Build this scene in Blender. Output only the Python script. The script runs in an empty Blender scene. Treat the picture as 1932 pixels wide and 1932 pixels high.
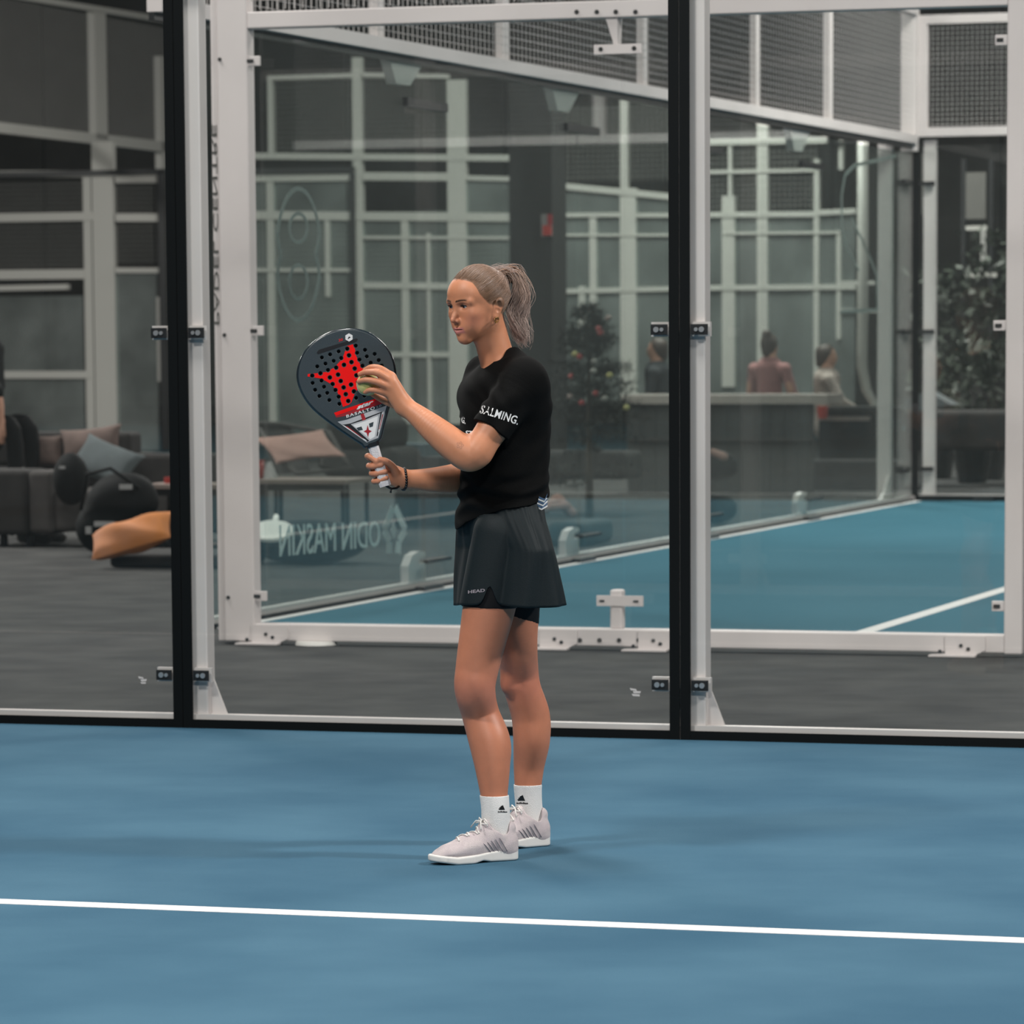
import bpy, bmesh, math, random
import numpy as np
from mathutils import Vector, Matrix
random.seed(7); np.random.seed(7)
SC = bpy.context.scene
COL = SC.collection

# ---------------------------------------------------------------- camera
F = 7877.0; TH = math.radians(6.08); PY = 1477.0; CAMH = 1.497; RO = 0.0064
FW = np.array([0, math.cos(TH), -math.sin(TH)])
_u0 = np.array([0, math.sin(TH), math.cos(TH)]); _r0 = np.array([1., 0, 0])
RT = _r0*math.cos(RO) - _u0*math.sin(RO)
UP = _u0*math.cos(RO) + _r0*math.sin(RO)
CP = np.array([0, 0, CAMH])
cd = bpy.data.cameras.new('camera'); cam = bpy.data.objects.new('camera', cd); COL.objects.link(cam)
cam.matrix_world = Matrix(((RT[0], UP[0], -FW[0], CP[0]), (RT[1], UP[1], -FW[1], CP[1]), (RT[2], UP[2], -FW[2], CP[2]), (0, 0, 0, 1)))
cd.sensor_width = 36; cd.lens = F/1932*36; cd.shift_y = (PY-966)/1932
cd.clip_end = 300
cd.dof.use_dof = True; cd.dof.focus_distance = 12.15; cd.dof.aperture_fstop = 7.6
SC.camera = cam
# ---------------------------------------------------------------- world, exposure, view
W = bpy.data.worlds.new('world'); SC.world = W; W.use_nodes = True
W.node_tree.nodes['Background'].inputs[0].default_value = (0.86, 0.93, 1.0, 1)
W.node_tree.nodes['Background'].inputs[1].default_value = 0.085
SC.view_settings.view_transform = 'Standard'; SC.view_settings.look = 'None'
SC.view_settings.exposure = 0.0; SC.view_settings.gamma = 1.0; SC.view_settings.use_curve_mapping = False
SC.cycles.max_bounces = 5; SC.cycles.diffuse_bounces = 3; SC.cycles.transparent_max_bounces = 40; SC.cycles.glossy_bounces = 3
SC.cycles.caustics_reflective = False; SC.cycles.caustics_refractive = False
SC.cycles.use_denoising = True
# ---------------------------------------------------------------- room frame (u along the near glass wall, v away from the camera)
YAW = math.radians(17.8)
AX = np.array([math.cos(YAW), -math.sin(YAW), 0]); AY = np.array([math.sin(YAW), math.cos(YAW), 0])
AZ = np.array([0, 0, 1.])
O = np.array([-1.273, 16.153, 0.])
def T(u, v, z=0.): return O + AX*u + AY*v + AZ*z
def ray(x, y): return FW + RT*(x-966)/F + UP*(PY-y)/F
def loc(P): d = P-O; return float(d@AX), float(d@AY), float(P[2])
def fl(x, y, z=0.):                       # room coords of a point at height z
    d = ray(x, y); return loc(CP + d*((z-CAMH)/d[2]))
def pv(x, y, v):                          # point in the plane v = const
    d = ray(x, y); t = (v-(CP-O)@AY)/(d@AY); return loc(CP+t*d)
def pu(x, y, u):
    d = ray(x, y); t = (u-(CP-O)@AX)/(d@AX); return loc(CP+t*d)
def py_(x, y, Y):                         # world point at world depth Y
    d = ray(x, y); return CP + d*(Y/d[1])

# ---------------------------------------------------------------- lamps of the hall
def area(name, pos, size, power, col=(1, .97, .93), target=None, sy=None):
    l = bpy.data.lights.new(name, 'AREA'); l.shape = 'RECTANGLE'; l.size = size; l.size_y = sy or size
    l.energy = power; l.color = col
    o = bpy.data.objects.new(name, l); COL.objects.link(o); o.location = Vector(pos)
    tg = Vector(target) if target is not None else Vector(pos)-Vector((0, 0, 1))
    o.rotation_euler = (tg-Vector(pos)).to_track_quat('-Z', 'Y').to_euler()
    return o
LAMPS = [((7.5, 10.5, 7.0), 1.1, 960), ((-4.6, 8.4, 7.2), 1.3, 500), ((-1.0, 13.2, 7.2), 1.8, 270), ((-4.0, 20, 7.6), 2.5, 360), ((5.0, 22, 7.6), 2.5, 330),
         ((-7, 31, 8), 3, 1000), ((6, 33, 8), 3, 850), ((-16, 40, 8), 3, 1600), ((2, 44, 8), 3, 1500), ((16, 46, 8), 3, 1000), ((0, 1, 7.0), 2.0, 1100)]
for i, (p, s, e) in enumerate(LAMPS):
    area('hall_lamp', p, s, e, target=(p[0]*.8, p[1]+(1.5 if i < 2 else 0), 0), sy=s*.6)

# ---------------------------------------------------------------- materials
def mat(name, col, rough=.5, metal=0., var=0., scale=8., bump=0., bscale=60., spec=.5, sub=0., sheen=0., col2=None, detail=4):
    m = bpy.data.materials.new(name); m.use_nodes = True; nt = m.node_tree; b = nt.nodes['Principled BSDF']
    b.inputs['Base Color'].default_value = (*col, 1); b.inputs['Roughness'].default_value = rough
    b.inputs['Metallic'].default_value = metal; b.inputs['Specular IOR Level'].default_value = spec
    if sub: b.inputs['Subsurface Weight'].default_value = sub; b.inputs['Subsurface Radius'].default_value = (.9, .35, .2); b.inputs['Subsurface Scale'].default_value = .008
    if sheen: b.inputs['Sheen Weight'].default_value = sheen; b.inputs['Sheen Roughness'].default_value = .5
    tc = nt.nodes.new('ShaderNodeTexCoord')
    if var or col2:
        n = nt.nodes.new('ShaderNodeTexNoise'); n.inputs['Scale'].default_value = scale; n.inputs['Detail'].default_value = detail
        nt.links.new(tc.outputs['Object'], n.inputs['Vector'])
        mx = nt.nodes.new('ShaderNodeMix'); mx.data_type = 'RGBA'
        c2 = col2 if col2 else tuple(min(1, c*(1+var)) for c in col)
        c1 = col if col2 else tuple(c*(1-var) for c in col)
        mx.inputs[6].default_value = (*c1, 1); mx.inputs[7].default_value = (*c2, 1)
        r = nt.nodes.new('ShaderNodeMapRange'); r.inputs[1].default_value = .35; r.inputs[2].default_value = .65
        nt.links.new(n.outputs['Fac'], r.inputs[0]); nt.links.new(r.outputs[0], mx.inputs[0])
        nt.links.new(mx.outputs[2], b.inputs['Base Color'])
    if bump:
        n2 = nt.nodes.new('ShaderNodeTexNoise'); n2.inputs['Scale'].default_value = bscale; n2.inputs['Detail'].default_value = 3
        nt.links.new(tc.outputs['Object'], n2.inputs['Vector'])
        bp = nt.nodes.new('ShaderNodeBump'); bp.inputs['Strength'].default_value = bump; bp.inputs['Distance'].default_value = .004
        nt.links.new(n2.outputs['Fac'], bp.inputs['Height']); nt.links.new(bp.outputs[0], b.inputs['Normal'])
    return m
def glassmat(name, tint, dust=.02, ior=1.45, rough=.0):
    m = bpy.data.materials.new(name); m.use_nodes = True; nt = m.node_tree; nt.nodes.clear()
    o = nt.nodes.new('ShaderNodeOutputMaterial'); t = nt.nodes.new('ShaderNodeBsdfTransparent'); g = nt.nodes.new('ShaderNodeBsdfGlossy')
    t.inputs[0].default_value = (*tint, 1); g.inputs['Roughness'].default_value = rough
    f = nt.nodes.new('ShaderNodeFresnel'); gm = nt.nodes.new('ShaderNodeNewGeometry'); iv = nt.nodes.new('ShaderNodeMapRange')
    iv.inputs[3].default_value = ior; iv.inputs[4].default_value = 1/ior; nt.links.new(gm.outputs['Backfacing'], iv.inputs[0]); nt.links.new(iv.outputs[0], f.inputs[0])
    mx = nt.nodes.new('ShaderNodeMixShader'); d = nt.nodes.new('ShaderNodeBsdfDiffuse'); d.inputs[0].default_value = (.75, .8, .78, 1)
    tc = nt.nodes.new('ShaderNodeTexCoord'); n = nt.nodes.new('ShaderNodeTexNoise'); n.inputs['Scale'].default_value = 1.3; n.inputs['Detail'].default_value = 6
    r = nt.nodes.new('ShaderNodeMapRange'); r.inputs[1].default_value = .3; r.inputs[2].default_value = .8; r.inputs[3].default_value = dust*.5; r.inputs[4].default_value = dust*1.5
    m2 = nt.nodes.new('ShaderNodeMixShader'); L = nt.links
    L.new(tc.outputs['Object'], n.inputs['Vector']); L.new(n.outputs['Fac'], r.inputs[0])
    L.new(f.outputs[0], mx.inputs[0]); L.new(t.outputs[0], mx.inputs[1]); L.new(g.outputs[0], mx.inputs[2])
    L.new(r.outputs[0], m2.inputs[0]); L.new(mx.outputs[0], m2.inputs[1]); L.new(d.outputs[0], m2.inputs[2]); L.new(m2.outputs[0], o.inputs[0])
    return m
M = {}
M['turf'] = mat('blue_turf', (.035, .098, .156), .95, var=.0, scale=1.1, bump=.5, bscale=220, spec=.12, col2=(.056, .134, .198))
M['turf_far'] = mat('blue_turf_far', (.032, .125, .175), .95, scale=.5, spec=.12, col2=(.042, .145, .20))
M['line'] = mat('white_line', (.75, .74, .73), .9, var=.08, scale=90, spec=.2)
M['carpet'] = mat('grey_carpet', (.048, .048, .048), .97, scale=3.0, bump=.4, bscale=150, spec=.1, col2=(.07, .07, .068))
M['white'] = mat('white_steel', (.70, .645, .632), .42, var=.05, scale=1.5, spec=.4)
M['black'] = mat('black_rubber', (.0018, .003, .0035), .6, spec=.15)
M['blackm'] = mat('black_metal', (.012, .013, .014), .4, spec=.4)
M['bolt'] = mat('steel_bolt', (.55, .55, .55), .3, metal=.8)
M['hole'] = mat('dark_hole', (.02, .02, .02), .8)
M['glass'] = glassmat('clear_glass', (.965, .975, .97), .006, ior=1.36)
M['glassC'] = glassmat('green_glass', (.90, .94, .925), .018, ior=1.30)
M['glassE'] = glassmat('far_glass', (.85, .90, .885), .10)
M['wire'] = mat('white_wire', (.52, .50, .49), .5)
M['wall'] = mat('hall_wall', (.035, .034, .032), .8, var=.2, scale=.6)
M['panel'] = mat('hall_wall_panel', (.10, .098, .09), .8, var=.15, scale=1.2)
M['ceil'] = mat('ceiling_dark', (.03, .03, .03), .9)

# ---------------------------------------------------------------- objects
def tag(o, label=None, cat=None, group=None, kind=None):
    if label: o['label'] = label
    if cat: o['category'] = cat
    if group: o['group'] = group
    if kind: o['kind'] = kind
    return o
def empty(name, P, label=None, cat=None, group=None, kind=None):
    o = bpy.data.objects.new(name, None); COL.objects.link(o); o.location = Vector(P); o.empty_display_size = .1
    bpy.context.view_layer.update()
    return tag(o, label, cat, group, kind)
def org(parent):
    P = np.zeros(3)
    while parent is not None:
        P = P + np.array(parent.location); parent = parent.parent
    return P
def meshobj(name, V, Fc, m, parent=None, smooth=False, base=None, kind=None, label=None):
    V = np.asarray(V, float)
    if parent is not None: b = org(parent)
    else: b = np.array(base if base is not None else (V.min(0)+V.max(0))/2*np.array([1, 1, 0])+np.array([0, 0, V[:, 2].min()]))
    me = bpy.data.meshes.new(name); me.from_pydata((V-b).tolist(), [], [list(map(int, f)) for f in Fc])
    ms = m if isinstance(m, (list, tuple)) else [m]
    for x in ms: me.materials.append(x)
    me.validate(); me.update()
    if smooth: me.shade_smooth()
    o = bpy.data.objects.new(name, me); COL.objects.link(o)
    if parent is not None: o.parent = parent
    else: o.location = Vector(b)
    tag(o, label, kind=kind)
    return o
class MB:
    def __init__(s): s.v = []; s.f = []
    def add(s, V, Fc):
        n = len(s.v); s.v += [tuple(p) for p in V]; s.f += [[i+n for i in f] for f in Fc]; return s
    def hexa(s, P): return s.add(P, [(0, 3, 2, 1), (4, 5, 6, 7), (0, 1, 5, 4), (1, 2, 6, 5), (2, 3, 7, 6), (3, 0, 4, 7)])
    def box(s, u0, u1, v0, v1, z0, z1):
        return s.hexa([T(u0, v0, z0), T(u1, v0, z0), T(u1, v1, z0), T(u0, v1, z0), T(u0, v0, z1), T(u1, v0, z1), T(u1, v1, z1), T(u0, v1, z1)])
    def tube(s, pts, r, n=8, caps=True, flat=None):
        pts = [np.array(p, float) for p in pts]; rr = r if isinstance(r, (list, tuple, np.ndarray)) else [r]*len(pts)
        t = pts[1]-pts[0]; a = np.cross(t, [0, 0, 1.]);
        if np.linalg.norm(a) < 1e-6: a = np.array([1., 0, 0])
        a /= np.linalg.norm(a); V = []
        for i, p in enumerate(pts):
            t = pts[min(i+1, len(pts)-1)]-pts[max(i-1, 0)]; t = t/(np.linalg.norm(t)+1e-12)
            a = a-t*(a@t); a /= np.linalg.norm(a)+1e-12; b = np.cross(t, a)
            for k in range(n):
                w = 2*math.pi*k/n; V.append(p+(a*math.cos(w)+b*math.sin(w)*(flat or 1))*rr[i])
        Fc = []
        for i in range(len(pts)-1):
            for k in range(n): Fc.append((i*n+k, i*n+(k+1) % n, (i+1)*n+(k+1) % n, (i+1)*n+k))
        if caps: Fc.append(tuple(range(n))[::-1]); Fc.append(tuple((len(pts)-1)*n+k for k in range(n)))
        return s.add(V, Fc)
    def poly(s, P, nrm, th):                 # prism from a planar polygon
        n = len(P); nrm = np.array(nrm)*th; A = [np.array(p) for p in P]; B = [p+nrm for p in A]
        return s.add(A+B, [tuple(range(n))[::-1], tuple(range(n, 2*n))]+[(i, (i+1) % n, n+(i+1) % n, n+i) for i in range(n)])
    def build(s, name, m, parent=None, **k): return meshobj(name, s.v, s.f, m, parent, **k)
def bevel(o, w=.004, seg=2):
    md = o.modifiers.new('b', 'BEVEL'); md.width = w; md.segments = seg; md.limit_method = 'ANGLE'; return o
def textmesh(txt, size, extrude=.001, shear=0, xs=1., spacing=1.0, bold=0.):
    c = bpy.data.curves.new('t', 'FONT'); c.body = txt; c.size = size; c.extrude = extrude; c.shear = shear; c.space_character = spacing
    c.resolution_u = 3; c.offset = bold; c.align_x = 'LEFT'
    o = bpy.data.objects.new('t', c); COL.objects.link(o); bpy.context.view_layer.update()
    me = bpy.data.meshes.new_from_object(o.evaluated_get(bpy.context.evaluated_depsgraph_get()))
    bpy.data.objects.remove(o)
    V = np.array([v.co[:] for v in me.vertices]); Fc = [list(p.vertices) for p in me.polygons]
    V[:, 0] -= V[:, 0].min(); V[:, 0] *= xs; V[:, 1] -= V[:, 1].min()
    return V, Fc
# ================================================================ THE SETTING
def slab(name, u0, u1, v0, v1, z0, z1, m, parent=None, **k): return MB().box(u0, u1, v0, v1, z0, z1).build(name, m, parent, **k)
tag(slab('floor', -40, 30, -20, 62, -.12, -.004, M['carpet']), 'dark grey carpet floor of the hall walkway', kind='structure')
turf1 = tag(slab('blue_turf', -9, 11, -20, .0, -.02, .0, M['turf'], base=T(0, -5, 0)), 'blue artificial turf of the near court', kind='structure')
turf2 = tag(slab('blue_turf', -1.93, 16, 5.3, 22.5, -.02, .0, M['turf_far'], base=T(5, 10, 0)), 'blue turf of the second court behind the glass', kind='structure')
slab('painted_line', -9, 11, -4.862, -4.775, .0, .0012, M['line'], turf1, label='white line across the near blue turf')
l2a = fl(1620, 1196); l2b = fl(1895, 1110)
slab('painted_line', 1.335, 1.43, 5.3, 22.3, .0, .0012, M['line'], turf2, label='white line on the far blue turf')
# hall shell
hw = empty('wall_back', T(0, 57, 0), kind='structure')
slab('wall_slab', -40, 30, 57, 57.3, 0, 9.5, M['wall'], hw)
k = 0
for i in range(23):                                # tall cladding panels
    u = -38+i*3.0
    slab('panel', u+.03, u+2.97, 56.93, 57, .3, 9.2, M['panel'], hw)
tag(slab('ceiling', -40, 30, -20, 57.3, 9.5, 9.7, M['ceil']), kind='structure')
tag(slab('wall_left', -40.3, -40, -20, 57.3, 0, 9.7, M['wall']), kind='structure')
tag(slab('wall_right', 30, 30.3, -20, 57.3, 0, 9.7, M['wall']), kind='structure')

def wires(mb, A, B, Cc, sp=.045, th=.0040, sp1=None):
    sp1 = sp1 or sp
    """wire grid: corner A, edges to B (along) and C (up)"""
    A, B, Cc = map(lambda p: np.array(p, float), (A, B, Cc)); e1 = B-A; e2 = Cc-A; L1 = np.linalg.norm(e1); L2 = np.linalg.norm(e2)
    n = np.cross(e1, e2); n /= np.linalg.norm(n); d1 = e1/L1; d2 = e2/L2
    def bar(p, q, side):
        V = []
        for P in (p, q): V += [P-side*th/2, P+side*th/2, P+n*th]
        mb.add(V, [(0, 1, 4, 3), (1, 2, 5, 4), (2, 0, 3, 5)])
    for i in range(1, int(L1/sp1)+1): bar(A+d1*i*sp1, A+d1*i*sp1+e2, d1)
    for i in range(1, int(L2/sp)+1): bar(A+d2*i*sp, A+d2*i*sp+e1, d2)

# ---------------------------------------------------------------- near glass wall (v = 0)
GW = empty('glass_wall', T(0.99, 0, 0), 'near glass court wall with black edged panes and white posts behind the player', 'glass wall')
joints = [-3.97, -1.985, 0.0, 2.0, 4.0]
for a, b in zip(joints[:-1], joints[1:]):
    slab('glass_pane', a+.004, b-.004, .0, .012, .03, 3.02, M['glass'], GW)
    slab('base_gasket', a+.03, b-.03, -.006, .0, .0, .034, M['black'], GW)
for j in joints:
    for s in (-1, 1):
        slab('edge_strip', *( (j-.040, j-.0015) if s < 0 else (j+.0015, j+.040)), -.008, .0, .0, 3.02, M['black'], GW)
    mb = MB(); mb.box(j-.02, j+.088, .035, .115, .0, 3.15)
    o = mb.build('steel_post', M['white'], GW); bevel(o, .006)
    # triangular foot gusset
    P = [T(j+.088, .07, .0), T(j+.088, .07, .20), T(j+.092, .07, .20), T(j+.160, .07, .03), T(j+.155, .07, .0)]
    MB().poly(P, AY, .012).build('foot_gusset', M['white'], GW)
    for z in (.205, 1.525, 2.85):
        for s, w in ((-1, .064), (1, .064)):
            x0 = j-.045-w if s < 0 else j+.045
            cl = slab('clamp', x0, x0+w, -.012, -.001, z-.020, z+.020, M['blackm'], GW); bevel(cl, .002)
            for dx, r in ((.022, .0105), (.043, .0075)):
                xx = x0+(dx if s < 0 else w-dx)
                MB().tube([T(xx, -.017, z), T(xx, -.011, z)], r, 10).build('bolt', M['bolt'], cl, smooth=False)
            slab('clamp_back', x0-.004, x0+w+.004, .013, .035, z-.026, z+.028, M['white'], GW)
for pts in ([(1188, 1298), (1200, 1300), (1202, 1304), (1190, 1302)], [(1194, 1304), (1209, 1304), (1208, 1308), (1196, 1308)], [(1192, 1309), (1207, 1310), (1207, 1314), (1194, 1313)], [(261, 1276), (270, 1278), (271, 1281), (262, 1280)], [(265, 1282), (277, 1281), (276, 1285), (267, 1286)], [(265, 1287), (275, 1287), (275, 1290), (267, 1290)]):
    MB().poly([T(pv(x, y, -.001)[0], -.001, pv(x, y, -.001)[2]) for x, y in pts], -AY, .0006).build('glass_sticker', M['wire'], GW)
slab('base_rail', -3.97, 4.0, .02, .075, .0, .052, M['white'], GW)
slab('top_rail', -3.97, 4.0, .02, .10, 3.03, 3.10, M['white'], GW)

# ---------------------------------------------------------------- second court: front wall (v = 4.25)
VB = 4.25
GB = empty('glass_wall', T(.5, VB, 0), 'white framed front wall of the second court with two tall panes across the walkway', 'glass wall')
o = MB().box(-1.52, -1.36, VB, VB+.10, .012, 4.1).build('corner_post', M['white'], GB); bevel(o, .008)
o = MB().box(-1.56, -1.525, VB+.02, VB+.35, .012, 4.1).build('side_post', M['white'], GB); bevel(o, .005)
o = MB().box(2.39, 2.475, VB, VB+.10, .012, 4.1).build('corner_post', M['white'], GB); bevel(o, .008)
o = MB().box(2.49, 2.60, VB+.03, VB+.12, .012, 4.1).build('side_post', M['white'], GB)
o = MB().box(-1.36, 2.39, VB+.002, VB+.10, .018, .102).build('base_rail', M['white'], GB); bevel(o, .006)
o = MB().box(-1.36, 2.39, VB+.002, VB+.10, 3.005, 3.085).build('top_rail', M['white'], GB); bevel(o, .006)
for a, b in ((-1.34, .509), (.517, 2.38)): slab('glass_pane', a, b, VB+.105, VB+.117, .06, 3.03, M['glass'], GB)
for z0 in (3.10,):
    mb = MB(); wires(mb, T(-1.36, VB+.06, 3.1), T(2.39, VB+.06, 3.1), T(-1.36, VB+.06, 4.05)); mb.build('wire_mesh', M['wire'], GB, kind='stuff')
def disc(c, nrm, r, th, name, m, parent, n=10):
    c = np.array(c); MB().tube([c, c+np.array(nrm)*th], r, n).build(name, m, parent)
for x in (1094, 1131, 1168, 1205):
    u, _, z = pv(x, 1208, VB); disc(T(u, VB+.003, z), -AY, .011, .006, 'bolt', M['hole'], GB)
for x in (1088, 1126, 1162, 1199):
    u, _, z = pv(x, 22.5, VB); disc(T(u, VB+.003, z), -AY, .011, .006, 'bolt', M['hole'], GB)
for x, yb in ((505, 1214), (1045, 1224), (1232, 1227), (1808, 1238)):
    u, v, _ = fl(x, yb)
    P = [T(u-.13, VB-.002, .001), T(u+.07, VB-.002, .001), T(u+.13, VB-.002, .03), T(u+.13, VB-.002, .095), T(u-.06, VB-.002, .095), T(u-.06, VB-.002, .012), T(u-.13, VB-.002, .008)]
    fp = MB().poly(P, -AY, .006).build('foot_plate', M['white'], GB)
    MB().box(u-.13, u+.09, VB-.06, VB, .0, .008).build('foot_flange', M['white'], GB)
    for dx, dz in ((-.085, .022), (.015, .05), (.05, .035)): disc(T(u+dx, VB-.008, dz), -AY, .009, .006, 'bolt', M['hole'], fp)
# centre T brackets at the pane joint (bottom and top) and edge clips
tb = MB().box(.466, .525, VB+.02, VB+.09, .10, .29).build('bracket_stem', M['white'], GB); bevel(tb, .01, 3)
MB().box(.402, .633, VB+.012, VB+.028, .212, .262).build('bracket_arm', M['white'], GB)
for x in (.43, .60): MB().box(x-.012, x+.012, VB+.006, VB+.014, .233, .241).build('bolt', M['hole'], GB)
tb = MB().hexa([T(.50, VB+.03, 2.86), T(.512, VB+.03, 2.86), T(.512, VB+.09, 2.86), T(.50, VB+.09, 2.86), T(.455, VB+.02, 3.01), T(.515, VB+.02, 3.01), T(.515, VB+.10, 3.01), T(.455, VB+.10, 3.01)]).build('bracket_stem', M['white'], GB)
MB().box(.40, .635, VB+.012, VB+.028, 2.835, 2.88).build('bracket_arm', M['white'], GB)
for x in (.435, .60): disc(T(x, VB+.013, 2.858), -AY, .011, .006, 'bolt', M['hole'], GB)
for z in (.237, 1.541, 2.849):
    for s in (0, 1):
        u0, u1 = (-1.375, -1.30) if s == 0 else (2.33, 2.40)
        cl = MB().box(u0, u1, VB+.01, VB+.03, z-.024, z+.024).build('edge_clip', M['white'], GB); bevel(cl, .003)
        MB().box(u0+.01, u1-.03, VB+.002, VB+.012, z-.008, z+.008).build('bolt', M['hole'], cl)
# vertical dark lettering on the left post (blurred characters), read sideways
for x, y in ((415, 112), (424, 632), (431, 1127)):
    u, _, z = pv(x, y, VB); disc(T(u, VB, z), -AY, .009, .008, 'bolt', M['hole'], GB)
V, Fc = textmesh('PADEL CENTRE', .105, .002, xs=1.0, spacing=1.0)
n0, n1 = pv(406, 235, VB), pv(409, 612, VB)
Lz = n0[2]-n1[2]; sc_ = Lz/V[:, 0].max()
pts = [T(-1.553+y*.42, VB+.016, n0[2]-x*sc_) if False else T(-1.556+y*.34, VB+.0185+z, n1[2]+x*sc_) for x, y, z in V]
meshobj('lettering', pts, Fc, M['panel'], GB, label='faint dark vertical lettering on the left post')

# ---------------------------------------------------------------- second court: side wall (u = -1.98) running away from the camera, and its far end wall
UC = -1.98; VD = 22.4
GC = empty('glass_wall', T(UC, 13, 0), 'green tinted side wall of the second court receding to the corner with mesh above', 'glass wall')
cj = [5.25, 8.65, 11.85, 15.08, 18.3, 22.25]
for a, b in zip(cj[:-1], cj[1:]):
    slab('glass_pane', UC-.012, UC, a+.012, b-.012, .05, 3.12, M['glassC'], GC)
slab('base_rail', UC-.09, UC-.03, 5.25, 22.3, .0, .052, M['white'], GC)
slab('base_gasket', UC, UC+.012, 5.25, 22.3, .004, .024, M['black'], GC)
slab('floor_strip', UC+.02, UC+.08, 5.25, 22.3, .0, .004, M['line'], GC)
for vj in cj[1:-1]:                               # hooked glass supports
    mb = MB(); P = []
    for z, w0, w1 in ((.08, -.28, .28), (.46, -.28, .28)): pass
    prof = [(-.17, .03), (.17, .03), (.17, .155), (.06, .155), (.06, .185), (.17, .195), (.17, .222), (.05, .23), (-.09, .21), (-.17, .15)]
    P = [T(UC-.05, vj+a*.9, z) for a, z in prof]
    mb.poly(P, -AX, .05).build('glass_support', M['white'], GC)
    MB().box(UC, UC+.03, vj-.02, vj+.42, .160, .180).build('clamp', M['blackm'], GC)
    MB().box(UC, UC+.06, vj-.18, vj+.18, .0, .03).build('clamp', M['blackm'], GC)
    MB().hexa([T(UC-.09, vj-.35, 2.98), T(UC-.03, vj-.35, 2.98), T(UC-.03, vj-.1, 2.98), T(UC-.09, vj-.1, 2.98), T(UC-.09, vj-.5, 3.16), T(UC-.03, vj-.5, 3.16), T(UC-.03, vj+.2, 3.16), T(UC-.09, vj+.2, 3.16)]).build('top_bracket', M['white'], GC)
    MB().box(UC, UC+.03, vj-.32, vj+.42, 2.85, 2.90).build('clamp', M['blackm'], GC)
# tilted-level beams of the mesh fence above
def beamC(name, v0, v1, z0a, z1a, z0b, z1b, du0=-.05, du1=.03, m='white'):
    return MB().hexa([T(UC+du0, v0, z0a), T(UC+du1, v0, z0a), T(UC+du1, v1, z0b), T(UC+du0, v1, z0b), T(UC+du0, v0, z1a), T(UC+du1, v0, z1a), T(UC+du1, v1, z1b), T(UC+du0, v1, z1b)]).build(name, M[m], GC)
beamC('mesh_rail', 4.6, 22.3, 3.13, 3.205, 3.215, 3.295)
beamC('shadow_gap', 4.6, 22.3, 3.09, 3.13, 3.165, 3.21, -.04, -.01, 'blackm')
beamC('mesh_rail', 4.6, 22.3, 4.28, 4.35, 4.36, 4.42)
zt = lambda v, a, b: a+(b-a)*(v-4.4)/17.9
for x in (720, 955, 1218, 1430, 1568):
    v = pu(x, 150, UC)[1]
    slab('mesh_post', UC-.05, UC+.0, v-.06, v+.06, 3.2, 4.32, M['white'], GC)
mb = MB(); wires(mb, T(UC, 4.6, 3.2), T(UC, 22.2, 3.29), T(UC, 4.6, 4.3), .050, .0038, .085); mb.build('wire_mesh', M['wire'], GC, kind='stuff')
o = slab('corner_post', UC-.12, UC+.02, 22.28, 22.40, 3.15, 4.42, M['white'], GC)
slab('corner_post', UC-.22, UC-.10, 21.8, 21.9, .0, 3.2, M['white'], GC)
MB().poly([T(UC-.10, 21.9, .0), T(UC-.10, 21.3, .0), T(UC-.10, 21.6, .10), T(UC-.10, 21.85, .30)], -AX, .03).build('foot_gusset', M['white'], GC)
# lettering on the glass, reversed because it is read from the other side
pt = lambda x, y: pu(x, y, UC-.016)
vR, zT = pt(716, 985)[1], pt(716, 983)[2]; zB = pt(716, 1031)[2]; vL = pt(527, 1040)[1]
V, Fc = textmesh('ODIN MASKIN', .2, .0015, bold=.0)
hx = V[:, 0].max(); hy = V[:, 1].max(); M['vinyl'] = mat('white_vinyl', (.66, .70, .69), .6)
zBL = pt(527, 1051)[2]; zTL = pt(527, 990)[2]
P_ = [T(UC-.014+z, vR-(x/hx)*(vR-vL), (zB+(zBL-zB)*x/hx)*(1-y/hy)+(zT+(zTL-zT)*x/hx)*y/hy) for x, y, z in V]
meshobj('lettering', P_, Fc, M['vinyl'], GC, label='mirrored white lettering on the glass')
def strokeC(pix, w, name='emblem_stroke', mm='vinyl', closed=False):
    pts = [T(UC-.014, *pt(x, y)[1:]) for x, y in pix]
    if closed: pts = pts+[pts[0]]
    mb = MB(); 
    for a, b in zip(pts[:-1], pts[1:]):
        d = b-a; s = np.cross(d, AX); s = s/np.linalg.norm(s)*w/2; s[0:2] *= 1.8
        mb.poly([a-s, b-s, b+s, a+s], AX, .002)
    return mb
for pix in ([(741, 957), (724, 1000), (734, 1022), (733, 1044)], [(745, 957), (764, 1000), (752, 1022), (750, 1044)]):
    strokeC(pix, .05).build('emblem_stroke', M['vinyl'], GC)
mb = MB(); mb.poly([T(UC-.014, *pt(x, y)[1:]) for x, y in ((742, 985), (736, 1001), (742, 1016), (748, 1001))], AX, .002); mb.build('emblem_stroke', M['vinyl'], GC)
def ring8(cx, y0, y1, w, ym):                      # outlined digit eight
    out = []
    for i in range(40):
        a = 2*math.pi*i/40; yy = math.cos(a); half = 1 if yy > 0 else -1
        cy = (y0+ym)/2 if yy > 0 else (y1+ym)/2; ry = (ym-y0)/2 if yy > 0 else (y1-ym)/2
        out.append((cx+w*math.sin(a)*(1-.22*math.exp(-(yy/.18)**2)), (y0+y1)/2-(y1-y0)/2*yy))
    return out
M['vinyl2'] = mat('faint_vinyl', (.26, .29, .28), .6)
strokeC(ring8(562, 356, 604, 42, 478), .024, closed=True).build('emblem_stroke', M['vinyl2'], GC, label='outline of a large pale figure eight on the glass')
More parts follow.
